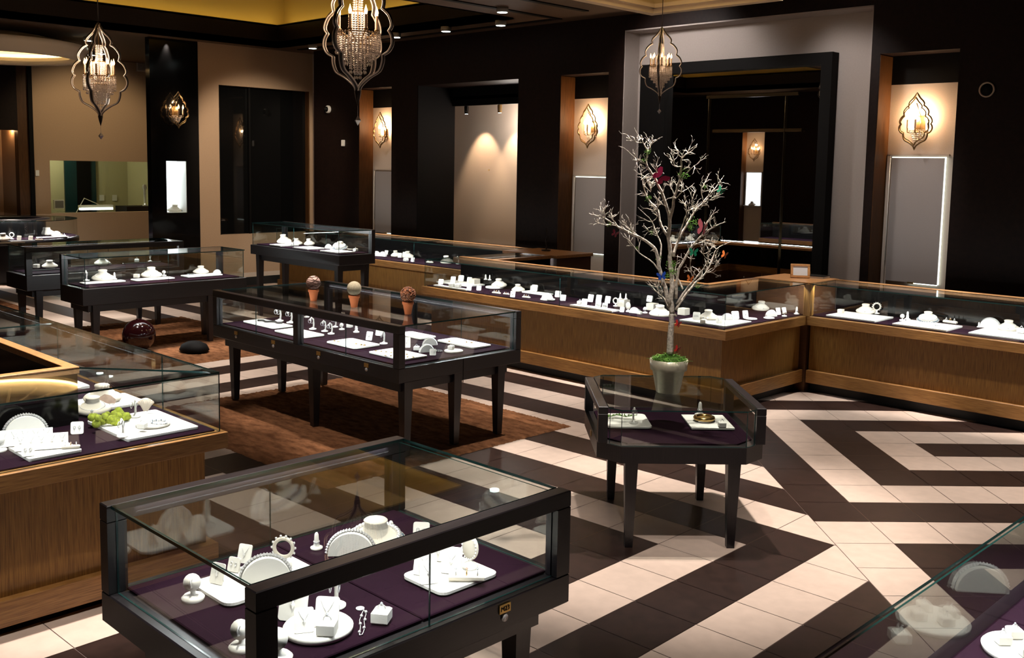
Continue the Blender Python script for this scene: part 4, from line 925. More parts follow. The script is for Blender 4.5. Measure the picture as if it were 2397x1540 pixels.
# ------------------------------------------------------------------ jewellery displays
def rrect(hx, hy, r, n=5):
    P = []
    for cx_, cy_, a0 in ((hx-r, hy-r, 0), (-hx+r, hy-r, PI/2), (-hx+r, -hy+r, PI), (hx-r, -hy+r, 1.5*PI)):
        P += [(cx_+r*math.cos(a0+PI/2*i/n), cy_+r*math.sin(a0+PI/2*i/n)) for i in range(n+1)]
    return P
def tray(label, L, R, z, r=.012, h=.014, name='display_tray', group=None):
    """L and R: the tray's leftmost and rightmost corners as measured on the photograph, on the plane z"""
    a, b = at(*L, z+h), at(*R, z+h); hx, hy = abs(b.x-a.x)/2, abs(b.y-a.y)/2; hx, hy = min(hx, .3), min(hy, .24); c = settle((a+b)/2, z, 0); c = settle(c, z, min(hx, hy, .22)*.96)
    o = B().prism(rrect(hx-.002, hy-.002, max(r-.002, .002)), 0, h*.35, 'blackmatte' if r > .02 else 'white').prism(rrect(hx, hy, r), h*.35+.0002, h, 'white', smooth=False).obj(name, None, (c.x, c.y, z+.0006))
    return tag(o, label, 'tray', group)
def tray_lf(label, L, F, length, z, r=.012, h=.014):
    a, b = at(*L, z+h), at(*F, z+h); x0, x1 = min(a.x, b.x), max(a.x, b.x); y0 = (a.y+b.y)/2
    hx, hy = (x1-x0)/2, length/2
    o = B().prism(rrect(hx-.002, hy-.002, max(r-.002, .002)), 0, h*.35, 'blackmatte').prism(rrect(hx, hy, r), h*.35+.0002, h, 'white').obj('display_tray', None, (x0+hx, y0+hy, z+.0006))
    return tag(o, label, 'tray')
PROTO = {}
CAT = dict(necklace_bust='necklace bust', beaded_bust='necklace bust', ring_block='ring holder', ring_stand='ring holder', earring_card='jewellery card', pendant_easel='pendant stand', bracelet_arch='bracelet display', earring_stand='earring stand',
           display_plate='display plate', display_box='display box', ring_bar='ring bar', bangle_stand='bracelet stand', oval_stand='oval stand', brooch='brooch', bracelet='bracelet', finger_stand='ring holder', chain_necklace='necklace', card_rack='jewellery card')
def build(kind, o):
    if kind in ('necklace_bust', 'beaded_bust'):
        b = B(); b.T = Matrix.Translation((0, .012, 0)) @ Matrix.Rotation(math.radians(14), 4, 'X')
        b.lathe([(.070, .004), (.088, .010), (.092, .020), (.084, .030), (.064, .041), (.045, .053), (.035, .066), (.033, .078), (.037, .086), (.034, .089), (.001, .088)], 'cream', 28, 1, .66)
        b.lathe([(.05, -.016), (.05, .01)], 'cream', 16, 1, .6, (0, .012, 0))
        b.obj('bust_form', o)
        n = B(); n.T = b.T.copy(); R_ = []
        for k in range(32):
            a = 2*PI*k/32; fr = .5-.5*math.sin(a); rr = .047+.026*fr
            R_.append((rr*math.cos(a), .66*rr*math.sin(a), .0545-.020*fr))
        if kind == 'necklace_bust': n.tube(R_, .0022, 'silver', 5, True); n.octa((0, -.052, .034), .008, 'silver')
        else:
            for p in R_: n.ball((p[0]*1.15, p[1]*1.15, p[2]-.002), .0085, 'silver', 8, 5)
            for p in R_: n.ball((p[0]*1.38, p[1]*1.42-.003, p[2]-.018), .0075, 'bluebead', 8, 5)
            for p in R_: n.octa((p[0]*1.5, p[1]*1.58-.004, p[2]-.023), .006, 'silver')
        n.obj('necklace', o)
    elif kind == 'ring_block':
        B().box(-.022, .022, -.022, .022, 0, .034, 'white', .005).obj('block', o)
        g = B().torus((0, 0, .036), .0095, .0018, 'silver', 'y', 14, 5).obj('ring', o); B().octa((0, 0, .049), .0045, 'drop').obj('gem', g)
    elif kind == 'ring_stand':
        B().lathe([(.024, 0), (.026, .006), (.02, .012), (.006, .014), (.0055, .03), (.0001, .031)], 'white', 18).obj('base', o)
        B().lathe([(.017, -.008), (.02, .004), (.001, .011)], 'white', 16, 1, 1, (0, 0, 0)).obj('oval_head', o, (0, -.004, .042)).rotation_euler = (math.radians(70), 0, 0)
        g = B().torus((0, -.014, .044), .0095, .002, 'silver', 'x', 14, 5).obj('ring', o)
    elif kind == 'finger_stand':
        B().lathe([(.022, 0), (.023, .005), (.012, .010), (.009, .03), (.0075, .052), (.004, .06), (.0001, .0615)], 'white', 14).obj('finger_cone', o)
        g = B().torus((0, 0, .026), .0105, .002, 'silver', 'z', 14, 5).obj('ring', o); B().octa((0, -.0125, .026), .0045, 'drop').obj('gem', g)
    elif kind in ('earring_card', 'pendant_easel'):
        w, h = (.028, .058) if kind == 'earring_card' else (.034, .085)
        b = B(); b.T = Matrix.Rotation(-math.radians(17), 4, 'X'); out = [(x, z+h/2) for x, z in rrect(w, h/2, .008, 3)]
        vs = [(x, -.003, z) for x, z in out]+[(x, .003, z) for x, z in out]; n = len(out)
        b.add(vs, [tuple(range(n)), tuple(range(2*n-1, n-1, -1))]+[((i+1) % n, i, n+i, n+(i+1) % n) for i in range(n)], 'white')
        b.obj('card', o, (0, -.008, .001))
        B().add([(-.012, -.004, 0), (.012, -.004, 0), (.012, .03, 0), (-.012, .03, 0), (-.012, .012, h*.6), (.012, .012, h*.6)], [(3, 2, 1, 0), (0, 1, 5, 4), (2, 3, 4, 5), (1, 2, 5), (3, 0, 4)], 'white').obj('prop', o)
        j = B(); j.T = Matrix.Rotation(-math.radians(17), 4, 'X')
        if kind == 'earring_card':
            for sx in (-.011, .011): j.torus((sx, -.0135, h*.55), .0055, .0012, 'silver', 'y', 10, 4).octa((sx, -.0135, h*.42), .004, 'silver')
            j.obj('earrings', o)
        else: j.tube([(-.018, -.0125, h*.86), (-.009, -.0125, h*.62), (0, -.0125, h*.48), (.009, -.0125, h*.62), (.018, -.0125, h*.86)], .0011, 'silver', 4).octa((0, -.014, h*.42), .006, 'silver', .010).obj('pendant', o)
    elif kind == 'card_rack':
        b = B(); b.T = Matrix.Rotation(-math.radians(20), 4, 'X'); b.box(-.085, .085, -.003, .003, 0, .055, 'white'); b.obj('card', o, (0, -.01, .001))
        B().add([(-.08, -.004, 0), (.08, -.004, 0), (.08, .03, 0), (-.08, .03, 0), (-.08, .01, .04), (.08, .01, .04)], [(3, 2, 1, 0), (0, 1, 5, 4), (2, 3, 4, 5), (1, 2, 5), (3, 0, 4)], 'white').obj('prop', o)
        j = B(); j.T = Matrix.Rotation(-math.radians(20), 4, 'X')
        for k in range(5):
            x = -.066+k*.033; j.tube([(x-.01, -.0145, .048), (x, -.0145, .03), (x+.01, -.0145, .048)], .001, 'silver', 4).octa((x, -.015, .025), .0045, 'silver')
        j.obj('pendants', o)
    elif kind == 'bracelet_arch':
        P = [(.068*math.cos(PI*k/18), .068*math.sin(PI*k/18)) for k in range(19)]; n = len(P)
        vs = [(x, -.02, z) for x, z in P]+[(x, .02, z) for x, z in P]
        B().add(vs, [tuple(range(n)), tuple(range(2*n-1, n-1, -1)), (0, n, 2*n-1, n-1)], 'white').add(vs, [(i+1, i, n+i, n+i+1) for i in range(n-1)], 'white', True).obj('arch', o)
        j = B()
        for k in range(26): a = PI*(k+.5)/26; j.octa((.072*math.cos(a), 0, .072*math.sin(a)), .0068, 'silver')
        j.obj('bracelet', o)
    elif kind == 'earring_stand':
        B().lathe([(.026, 0), (.027, .006), (.012, .010), (.005, .016)], 'white', 16).obj('base', o)
        B().tube([(0, .008, .008), (0, .012, .04), (0, .006, .075), (0, -.012, .088), (0, -.024, .078), (0, -.026, .066)], .0058, 'white', 8, r1=.0045).obj('curved_arm', o)
        j = B()
        for x in (-.011, .011): j.torus((x, -.018, .062), .015, .0016, 'silver', 'x', 16, 5)
        j.obj('earrings', o)
    elif kind == 'display_plate': B().lathe([(.06, 0), (.078, .003), (.080, .012), (.076, .016), (.001, .016)], 'white', 32).obj('plate', o)
    elif kind == 'display_box': B().box(-.045, .045, -.045, .045, 0, .07, 'cream', .003).obj('box', o)
    elif kind == 'ring_bar':
        B().box(-.05, .05, -.012, .012, 0, .020, 'cream', .006).obj('bar', o); 
        for k in range(3): B().torus((-.03+k*.03, 0, .024), .0085, .0018, 'silver' if k % 2 == 0 else 'gold', 'x', 12, 5).octa((-.03+k*.03, 0, .035), .005, 'drop' if k % 2 == 0 else 'agate').obj('ring', o)
    elif kind == 'bangle_stand':
        B().lathe([(.024, 0), (.025, .006), (.008, .010), (.006, .03)], 'white', 16).obj('base', o)
        B().torus((0, 0, .055), .027, .0055, 'cream', 'y', 24, 7).obj('hoop', o)
        j = B()
        for k in range(14): a = 2*PI*k/14; j.ball((.034*math.cos(a), 0, .055+.034*math.sin(a)), .0038, 'silver', 6, 4)
        j.obj('bracelet', o)
    elif kind == 'oval_stand':
        B().lathe([(.026, 0), (.027, .006), (.022, .014), (.008, .022), (.007, .03)], 'white', 18).obj('base', o)
        e = B().ball((0, 0, 0), .034, 'cream', 18, 10, 1.25, .92, .3).obj('oval_head', o, (0, 0, .068)); 
        j = B()
        for k in range(20): a = 2*PI*k/20; j.octa((.026*math.cos(a), -.0105, .068+.036*math.sin(a)), .0035, 'silver')
        j.obj('bracelet', o)
    elif kind == 'brooch': B().ball((0, 0, .004), .008, 'gold', 8, 5, .5).octa((0, 0, .008), .004, 'agate').torus((0, 0, .003), .010, .0018, 'gold', 'z', 10, 4).obj('gold_setting', o)
    elif kind == 'bracelet':
        j = B()
        for k in range(30): a = 2*PI*k/30; j.octa((.042*math.cos(a), .03*math.sin(a), .005), .0058, 'silver' if k % 3 else 'bluebead')
        j.obj('links', o)
    elif kind == 'chain_necklace':
        j = B().tube([(0, .09, .003), (.008, .06, .003), (.004, .02, .003), (.009, -.03, .003), (.004, -.07, .003), (-.004, -.074, .003), (-.004, -.02, .003), (-.009, .02, .003), (-.004, .07, .003), (0, .09, .003)], .0014, 'silver', 4)
        for k in range(6): j.ball(((.007 if k % 2 else -.005), -.06+k*.026, .0055), .005, 'silver', 7, 5)
        j.obj('chain', o); B().lathe([(.013, 0), (.013, .002)], 'paper', 12, c=(-.012, .105, 0)).obj('tag', o)
DECKS = {.6575: [(-2.97, -2.18, 1.33, 2.38), (-7.47, -5.18, 4.2, 5.22)], .9325: [(-11.46, -9.66, 6.93, 7.32)], .7125: [(-10.46, -9.99, 4.12, 5.82), (-12.0, -11.5, 4.12, 5.84)],
         .7085: [(-4.83, -4.32, -.8, 2.37), (-10, -4.33, 1.94, 2.37), (-8.12, -4.45, 6.96, 7.44), (-4.91, -4.44, 6.96, 8.24), (-4.37, 1, 8.27, 8.76), (-13.2, -8.2, 8.39, 8.88)]}
RADIUS = dict(necklace_bust=.07, beaded_bust=.09, bracelet_arch=.06, display_box=.05, display_plate=.07, card_rack=.07)
def settle(p, z, r):           # keep a piece on the deck it stands on
    rects = [q for zd, rs in DECKS.items() if zd-1e-4 <= z < zd+.09 for q in rs]
    def off(q): return max(q[0]-p.x, p.x-q[1], 0)+max(q[2]-p.y, p.y-q[3], 0)
    q = min(rects, key=off, default=None)
    if q and off(q) < .6:
        p.x = min(max(p.x, q[0]+r), q[1]-r); p.y = min(max(p.y, q[2]+r), q[3]-r)
    return p
def item(kind, px, py, z, rz, label, sc=1.0, group=None, flip=None):
    p = at(px, py, z)
    if flip: p.y = flip-p.y
    p = settle(p, z, RADIUS.get(kind, .03)*sc); p.z = z+.0012; rz = math.radians(rz)
    if kind not in PROTO:
        o = thing(kind, label, CAT[kind], p, rz, group); build(kind, o); o.scale = (sc,)*3; PROTO[kind] = o; return o
    return dup(PROTO[kind], p, rz, label, CAT[kind], sc, group)

ZM = .6575          # velvet of the front case
tray_lf('white rounded tray at left in the front M23 case', (447, 1362), (530, 1418), .35, ZM, .035)
tray('white rounded tray with cards at right in the front M23 case', (937, 1345), (1170, 1340), ZM, .03)
zt_ = ZM+.0146
item('pendant_easel', 508, 1366, zt_, 20, 'half lying beige card at front of the left tray in the M23 case', .75)
item('earring_card', 548, 1338, zt_, 20, 'low beige card behind another on the left tray of the M23 case', .8)
item('pendant_easel', 572, 1318, zt_, 25, 'upright beige earring card at back of left tray in M23 case', .72)
item('bracelet_arch', 622, 1356, zt_, 62, 'half round studded bracelet arch on left tray of the M23 case', 1.12)
item('bangle_stand', 664, 1326, zt_, 40, 'ring shaped bracelet stand behind the arch in the M23 case', 1.15)
item('ring_stand', 452, 1404, ZM, 50, 'oval ring stand on velvet left of the left tray in M23 case', 1.35)
item('pendant_easel', 992, 1346, zt_, 30, 'leaning pendant card at the left corner of the right M23 tray', 1.0)
item('earring_card', 1018, 1312, zt_, 35, 'earring card at the back of the right M23 tray', 1.0)
item('pendant_easel', 1056, 1342, zt_, 30, 'pendant card with drop necklace in the middle of right M23 tray', 1.0)
item('pendant_easel', 1003, 1366, zt_, 62, 'narrow leaning card at the front left of the right M23 tray', .85)
item('oval_stand', 1100, 1329, zt_, 20, 'oval bracelet head on a round foot on the right M23 tray', 1.0)
item('ring_bar', 1092, 1360, zt_, 45, 'cream bar with three rings on the right M23 tray', 1.15)
item('display_plate', 745, 1477, ZM, 0, 'oval white plate in the front of the M23 case', 1.25)
item('pendant_easel', 712, 1480, ZM+.02, 60, 'leaning card with silver drops on the oval plate in M23 case', .8)
item('pendant_easel', 765, 1468, ZM+.02, 40, 'upright pendant card on the oval plate in M23 case', 1.0)
item('ring_block', 766, 1484, ZM+.02, 40, 'square block with earrings before pendant card on oval plate', 1.15)
item('pendant_easel', 686, 1452, ZM, 35, 'card hung with pendants behind the oval plate in M23 case', 1.25)
item('earring_stand', 786, 1420, ZM, 45, 'tall earring tree with hoops behind the oval plate', 1.15)
item('ring_block', 893, 1456, ZM, 35, 'white ring cube alone on the velvet of the M23 case', 1.15)
item('chain_necklace', 848, 1462, ZM, 50, 'fine silver chain with tag lying on velvet of M23 case', 1.0)
item('ring_stand', 652, 1545, ZM, 40, 'oval earring stand behind the front left post of M23 case', 1.5)
item('ring_stand', 565, 1520, ZM, 40, 'white stand half hidden behind the front left post', 1.4)
item('finger_stand', 741, 1284, ZM, 45, 'white ring finger alone behind the middle of M23 case', .95)
item('bracelet_arch', 822, 1296, ZM, 50, 'half round beaded collar arch at the centre of M23 case', 1.15)
item('beaded_bust', 880, 1278, ZM, 45, 'white neck bust with double bead necklaces in the M23 case', 1.15)
item('finger_stand', 915, 1264, ZM, 45, 'white ring finger just right of the beaded neck bust', 1.15)
item('earring_card', 986, 1262, ZM, 40, 'cream card behind the front rail right of the beaded bust', 1.05)

ZL = .7085          # left counter
tray('white tray with pendant racks at the left edge of left counter', (-10, 1030), (193, 1052), ZL)
tray('large white tray with green moss in the left counter', (203, 985), (466, 998), ZL)
tray('white tray with agate slabs behind the moss tray in left counter', (120, 945), (345, 940), ZL)
zt_ = ZL+.0152
item('bracelet_arch', 42, 1008, zt_, 75, 'half round bracelet arch at back of the pendant rack tray', 1.3)
item('card_rack', 60, 1042, zt_, 66, 'long back rack of pendants on the left edge tray', 1.3)
item('card_rack', 98, 1052, zt_, 66, 'long front rack of pendants on the left edge tray', 1.25)
item('earring_card', 66, 1068, zt_, 70, 'small earring card at front corner of the left edge tray', .9)
item('ring_bar', 166, 1050, zt_, 60, 'small ring block at right end of the left edge tray', .75)
item('earring_card', 181, 1016, ZL, 60, 'square hoop earring card between the two left counter trays', 1.0)
item('ring_stand', -2, 1056, ZL, 60, 'ring stand cut by the left edge of the picture', 1.3)
b_ = item('necklace_bust', 218, 966, zt_, 60, 'white bust on pedestal beside the green moss', .95); 
p = at(262, 992, zt_); mb_ = B()
random.seed(3)
for k in range(30):
    mb_.ball((random.gauss(0, .035), random.gauss(0, .05), .012+abs(random.gauss(0, .012))), random.uniform(.014, .024), 'mossy', 7, 5)
tag(mb_.obj('moss_clump', None, p+Vector((0, 0, .004))), 'clump of bright olive green moss in the left counter', 'moss')
item('earring_stand', 316, 976, zt_, 50, 'hook shaped earring stand behind the moss in left counter', 1.0)
sh = B()
for k in range(9):
    a = -0.7+1.4*k/8
    sh.tube([(0, 0, .01), (.03*math.sin(a), .008, .035*math.cos(a)*.7+.02), (.055*math.sin(a), .0, .07*math.cos(a))], .011, 'shell', 6, r1=.009)
so_ = sh.obj('sea_shell', None, at(341, 969, zt_)+Vector((0, 0, .008))); so_.rotation_euler = (0, 0, .9); tag(so_, 'pale fan shaped sea shell on the moss tray', 'shell')
item('display_plate', 358, 996, zt_, 0, 'round white plate with bracelet on the moss tray', 1.0)
item('bracelet', 372, 990, zt_+.0165, 20, 'silver link bracelet lying on the round plate in left counter', 1.0)
item('ring_block', 333, 1003, zt_+.0165, 40, 'white ring block on the round plate in left counter', .85)
item('earring_stand', 287, 1022, zt_, 50, 'hook earring stand at the front of the moss tray', .95)
for px, py, lab in ((168, 965, 'small agate slab at the left on the back left counter tray'), (250, 946, 'pink edged agate slab leaning behind the neck bust')):
    ag = B().prism([(-.045, 0), (-.035, .035), (-.01, .05), (.02, .042), (.045, .02), (.04, 0)], -.006, .006, 'agate'); a_ = ag.obj('agate_slab', None, at(px, py, zt_)+Vector((0, 0, .003))); a_.rotation_euler = (math.radians(78), 0, math.radians(60)); tag(a_, lab, 'agate slab')
item('necklace_bust', 240, 940, zt_, 60, 'wide low bust with red pendant behind the moss', 1.05)
# the arm running away along the left (the photograph shows it mirrored in the front glass at y = 2.39)
SAs = [((60, 818), (290, 822), 'nearest white tray in the far arm of the left counter'), ((5, 786), (160, 778), 'second white tray in the far arm of the left counter'), ((195, 852), (410, 868), 'white tray at the corner of the left counter')]
for (px, py), w_, lab in (((186, 826), .5, SAs[0][2]), ((85, 795), .46, SAs[1][2]), ((300, 868), .5, SAs[2][2])):
    c = at(px, py, ZL+.014); tag(B().prism(rrect(w_/2, .155, .012), 0, .014, 'white').obj('display_tray', None, (c.x, 2.145, ZL+.0006)), lab, 'tray')
for kind, px, py, rz, sc, lab in (
 ('necklace_bust', 88, 790, 20, .95, 'pointed white bust on second tray of left counter arm'), ('earring_card', 112, 802, 60, 1.0, 'tilted grey card on the nearest arm tray of left counter'), ('earring_card', 30, 786, 30, 1, 'card at the left end of the second arm tray'),
 ('necklace_bust', 128, 768, 20, .8, 'flat oval bust at the back of the second arm tray'), ('pendant_easel', 160, 818, 50, .9, 'upright grey card in the middle of the nearest arm tray'), ('pendant_easel', 190, 824, 50, .8, 'striped pendant card right on the nearest arm tray'),
 ('earring_card', 212, 832, 50, .9, 'small upright card at front of the nearest arm tray'), ('bracelet_arch', 205, 806, 50, 1.1, 'large pale arch behind the cards of nearest arm tray'), ('bangle_stand', 258, 817, 50, .85, 'gold ring stand on round base at right of the nearest tray'),
 ('display_plate', 130, 828, 0, .8, 'shallow white dish at left front of the nearest arm tray'), ('finger_stand', 160, 790, 50, 1, 'ring finger beside the glass joint of the left counter'),
 ('earring_card', 236, 852, 60, 1.05, 'tall slanted earring card at left of the corner tray'), ('earring_card', 275, 856, 60, 1.0, 'second slanted earring card on the corner tray'), ('earring_stand', 312, 838, 40, 1.05, 'curved earring hook at back of the corner tray'),
 ('bracelet_arch', 300, 866, 60, .9, 'pale bracelet arch in the middle of the corner tray'), ('pendant_easel', 350, 846, 50, 1.1, 'big upright pendant card at the right of the corner tray'), ('ring_bar', 290, 880, 60, .9, 'cream ring bar at front of the corner tray'),
 ('earring_card', 392, 872, 50, 1, 'small pendant card at the outer edge of the corner tray'), ('ring_block', 155, 888, 50, 1.2, 'cream block just behind the wooden rim corner'), ('display_plate', 168, 908, 0, .9, 'round white plinth behind the wooden rim corner')):
    item(kind, px, py, zt_ if 'tray' in lab else ZL, 180-rz if py < 885 else rz, lab, sc, flip=4.78 if py < 885 else None)

ZI = .6575          # long double showcase
IT = [((567, 751), (688, 762), 'white tray with black beads at left end of long showcase'), ((640, 773), (762, 783), 'blank white tray left of the middle post of long showcase'), ((762, 799), (892, 806), 'white tray with gold rings right of the middle post'),
      ((861, 823), (1003, 832), 'white tray with rows of gems by the near corner post'), ((925, 780), (1023, 787), 'white tray behind the near corner post of long showcase'), ((1021, 796), (1152, 807), 'white tray at right end of the long showcase')]
for L_, R_2, lab in IT: tray(lab, L_, R_2, ZI, .025)
zi = ZI+.0146
nk = B()
for k in range(26): nk.ball((-.12+.24*k/25, .018*math.sin(k*.5), .008), .0085, 'blackbead', 7, 5)
nk_ = nk.obj('bead_necklace', None, at(632, 755, zi)+Vector((0, 0, .001))); nk_.rotation_euler = (0, 0, .35); tag(nk_, 'string of black beads lying on tray in long showcase', 'necklace')
for kind, px, py, z_, rz, sc, lab in (
 ('earring_stand', 654, 752, zi, 10, 1.3, 'curved earring hook behind the black beads'), ('earring_stand', 680, 756, ZI, 10, 1.25, 'gold earring hook just left of the middle post'), ('ring_stand', 718, 743, ZI, 20, .9, 'small ring stand right behind the middle post'),
 ('earring_stand', 732, 771, ZI, 10, 1.1, 'gold hoop stand right of the middle post of long showcase'), ('earring_stand', 760, 776, ZI, 10, 1.0, 'earring hook left of a pair in the middle of long showcase'), ('earring_stand', 775, 782, ZI, 10, 1.0, 'earring hook nearest front in the middle of long showcase'),
 ('earring_stand', 784, 766, ZI, 10, .95, 'earring hook at the back of the middle group'), ('ring_stand', 800, 772, ZI, 10, .9, 'slim stand right of the middle earring hooks'), ('ring_block', 818, 767, ZI, 20, .9, 'low white block behind the gold ring tray'),
 ('finger_stand', 834, 778, ZI, 20, 1.1, 'ring finger on round foot behind the gold ring tray'), ('pendant_easel', 864, 797, ZI, 20, .8, 'slanted white card right of the gold ring tray'), ('earring_card', 887, 786, ZI, 20, 1, 'cream earring card at the back left of the near corner post'),
 ('earring_stand', 898, 805, ZI, 30, 1.1, 'earring hook just left of the near corner post'), ('pendant_easel', 951, 814, ZI, 50, .9, 'slanted earring card right of the near corner post'), ('bracelet_arch', 1006, 808, ZI, 60, .75, 'dark bracelet arch before right end tray of long showcase'),
 ('bracelet_arch', 998, 824, ZI, 70, .75, 'rounded white holder near the right glass end of long showcase'), ('ring_block', 975, 820, ZI, 40, .9, 'small greenish stone on block near the right glass end'), ('bracelet', 1027, 822, ZI, 0, .7, 'small coiled bracelet near the right glass end'), ('earring_card', 1013, 832, ZI, 50, .8, 'fallen white card near the right glass end'),
 ('display_plate', 1062, 824, ZI, 0, .85, 'small round plate before the right end tray'), ('ring_block', 1056, 818, ZI+.0142, 20, .85, 'white block on small round plate in long showcase')):
    item(kind, px, py, z_, rz, lab, sc)
for i_, (px, py) in enumerate(((783, 799), (792, 801), (833, 806), (845, 808), (853, 809))): item('brooch', px, py, zi, 0, 'gold ring lying on the tray right of the middle post', 1, 'gold rings on the third tray')
for k in range(7): item('brooch', 880+k*12, 822+k*1.4, zi, 0, 'gem ring in the rows on the near corner tray', .8, 'gem rings on near corner tray')
for k in range(6): item('brooch', 902+k*13, 833+k*.8, zi, 0, 'gem ring in the rows on the near corner tray', .8, 'gem rings on near corner tray')
for px, py in ((1052, 800), (1092, 802), (1104, 803)): item('brooch', px, py, zi, 0, 'small coloured jewel on the tray at right end of long showcase', 1, 'jewels on the right end tray')

# octagonal table
ZO = .5585
o1 = tray('white rounded tray with green sprig in the octagonal table', (1395, 978), (1560, 1000), ZO, .03)
o2 = tray('square white board with bracelet in the octagonal table', (1565, 975), (1738, 1012), ZO, .004)
for t_, w_, h_, px, py in ((o1, .27, .25, 1468, 988), (o2, .26, .28, 1658, 990)):
    bpy.data.objects.remove(t_)
def otray(lab, px, py, w_, h_, r):
    c = at(px, py, ZO+.014); o = B().prism(rrect(w_/2-.002, h_/2-.002, max(r-.002, .002)), 0, .005, 'blackmatte').prism(rrect(w_/2, h_/2, r), .0052, .014, 'white').obj('display_tray', None, (c.x, c.y, ZO+.0006)); o.rotation_euler = (0, 0, oa); return tag(o, lab, 'tray')
otray('white rounded tray with green sprig inside octagonal table', 1466, 983, .25, .30, .03)
otray('square white board with bracelet inside octagonal table', 1656, 986, .24, .30, .004)
sp = B(); random.seed(5)
pts_ = [(-.08, .02, .01), (-.03, .03, .02), (.02, .01, .015), (.07, .02, .02)]
sp.tube(pts_, .0025, 'moss', 5)
for k in range(46):
    t = random.random()*3; i = min(int(t), 2); a = Vector(pts_[i]).lerp(Vector(pts_[i+1]), t-i); d = Vector((random.gauss(0, 1), random.gauss(0, 1), random.random()*.8)).normalized()*.018; s_ = d.cross(Vector((0, 0, 1))).normalized()*.005
    sp.add([a, a+d*.5+s_, a+d, a+d*.5-s_, a+d*.5+Vector((0, 0, .002))], [(0, 1, 4), (1, 2, 4), (2, 3, 4), (3, 0, 4), (0, 3, 2, 1)], 'moss')
so_ = sp.obj('leaf_sprig', None, at(1457, 982, ZO+.016)); so_.rotation_euler = (0, 0, oa); tag(so_, 'green leafy sprig on the rounded tray in octagonal table', 'sprig')
item('earring_stand', 1483, 990, ZO+.0148, 50, 'slim earring hook beside the green sprig', 1.0)
pl_ = B().torus((0, 0, .018), .05, .012, 'gold', 'z', 32, 8).obj('gold_collar', None, at(1648, 985, ZO+.016)); tag(pl_, 'shiny gold collar bracelet on the square board in octagonal table', 'bracelet')
item('finger_stand', 1638, 972, ZO+.0148, 45, 'round topped stand at back of board in octagonal table', 1.3)
item('ring_block', 1690, 1000, ZO+.0148, 45, 'clear stone ring block on the square board', .9)

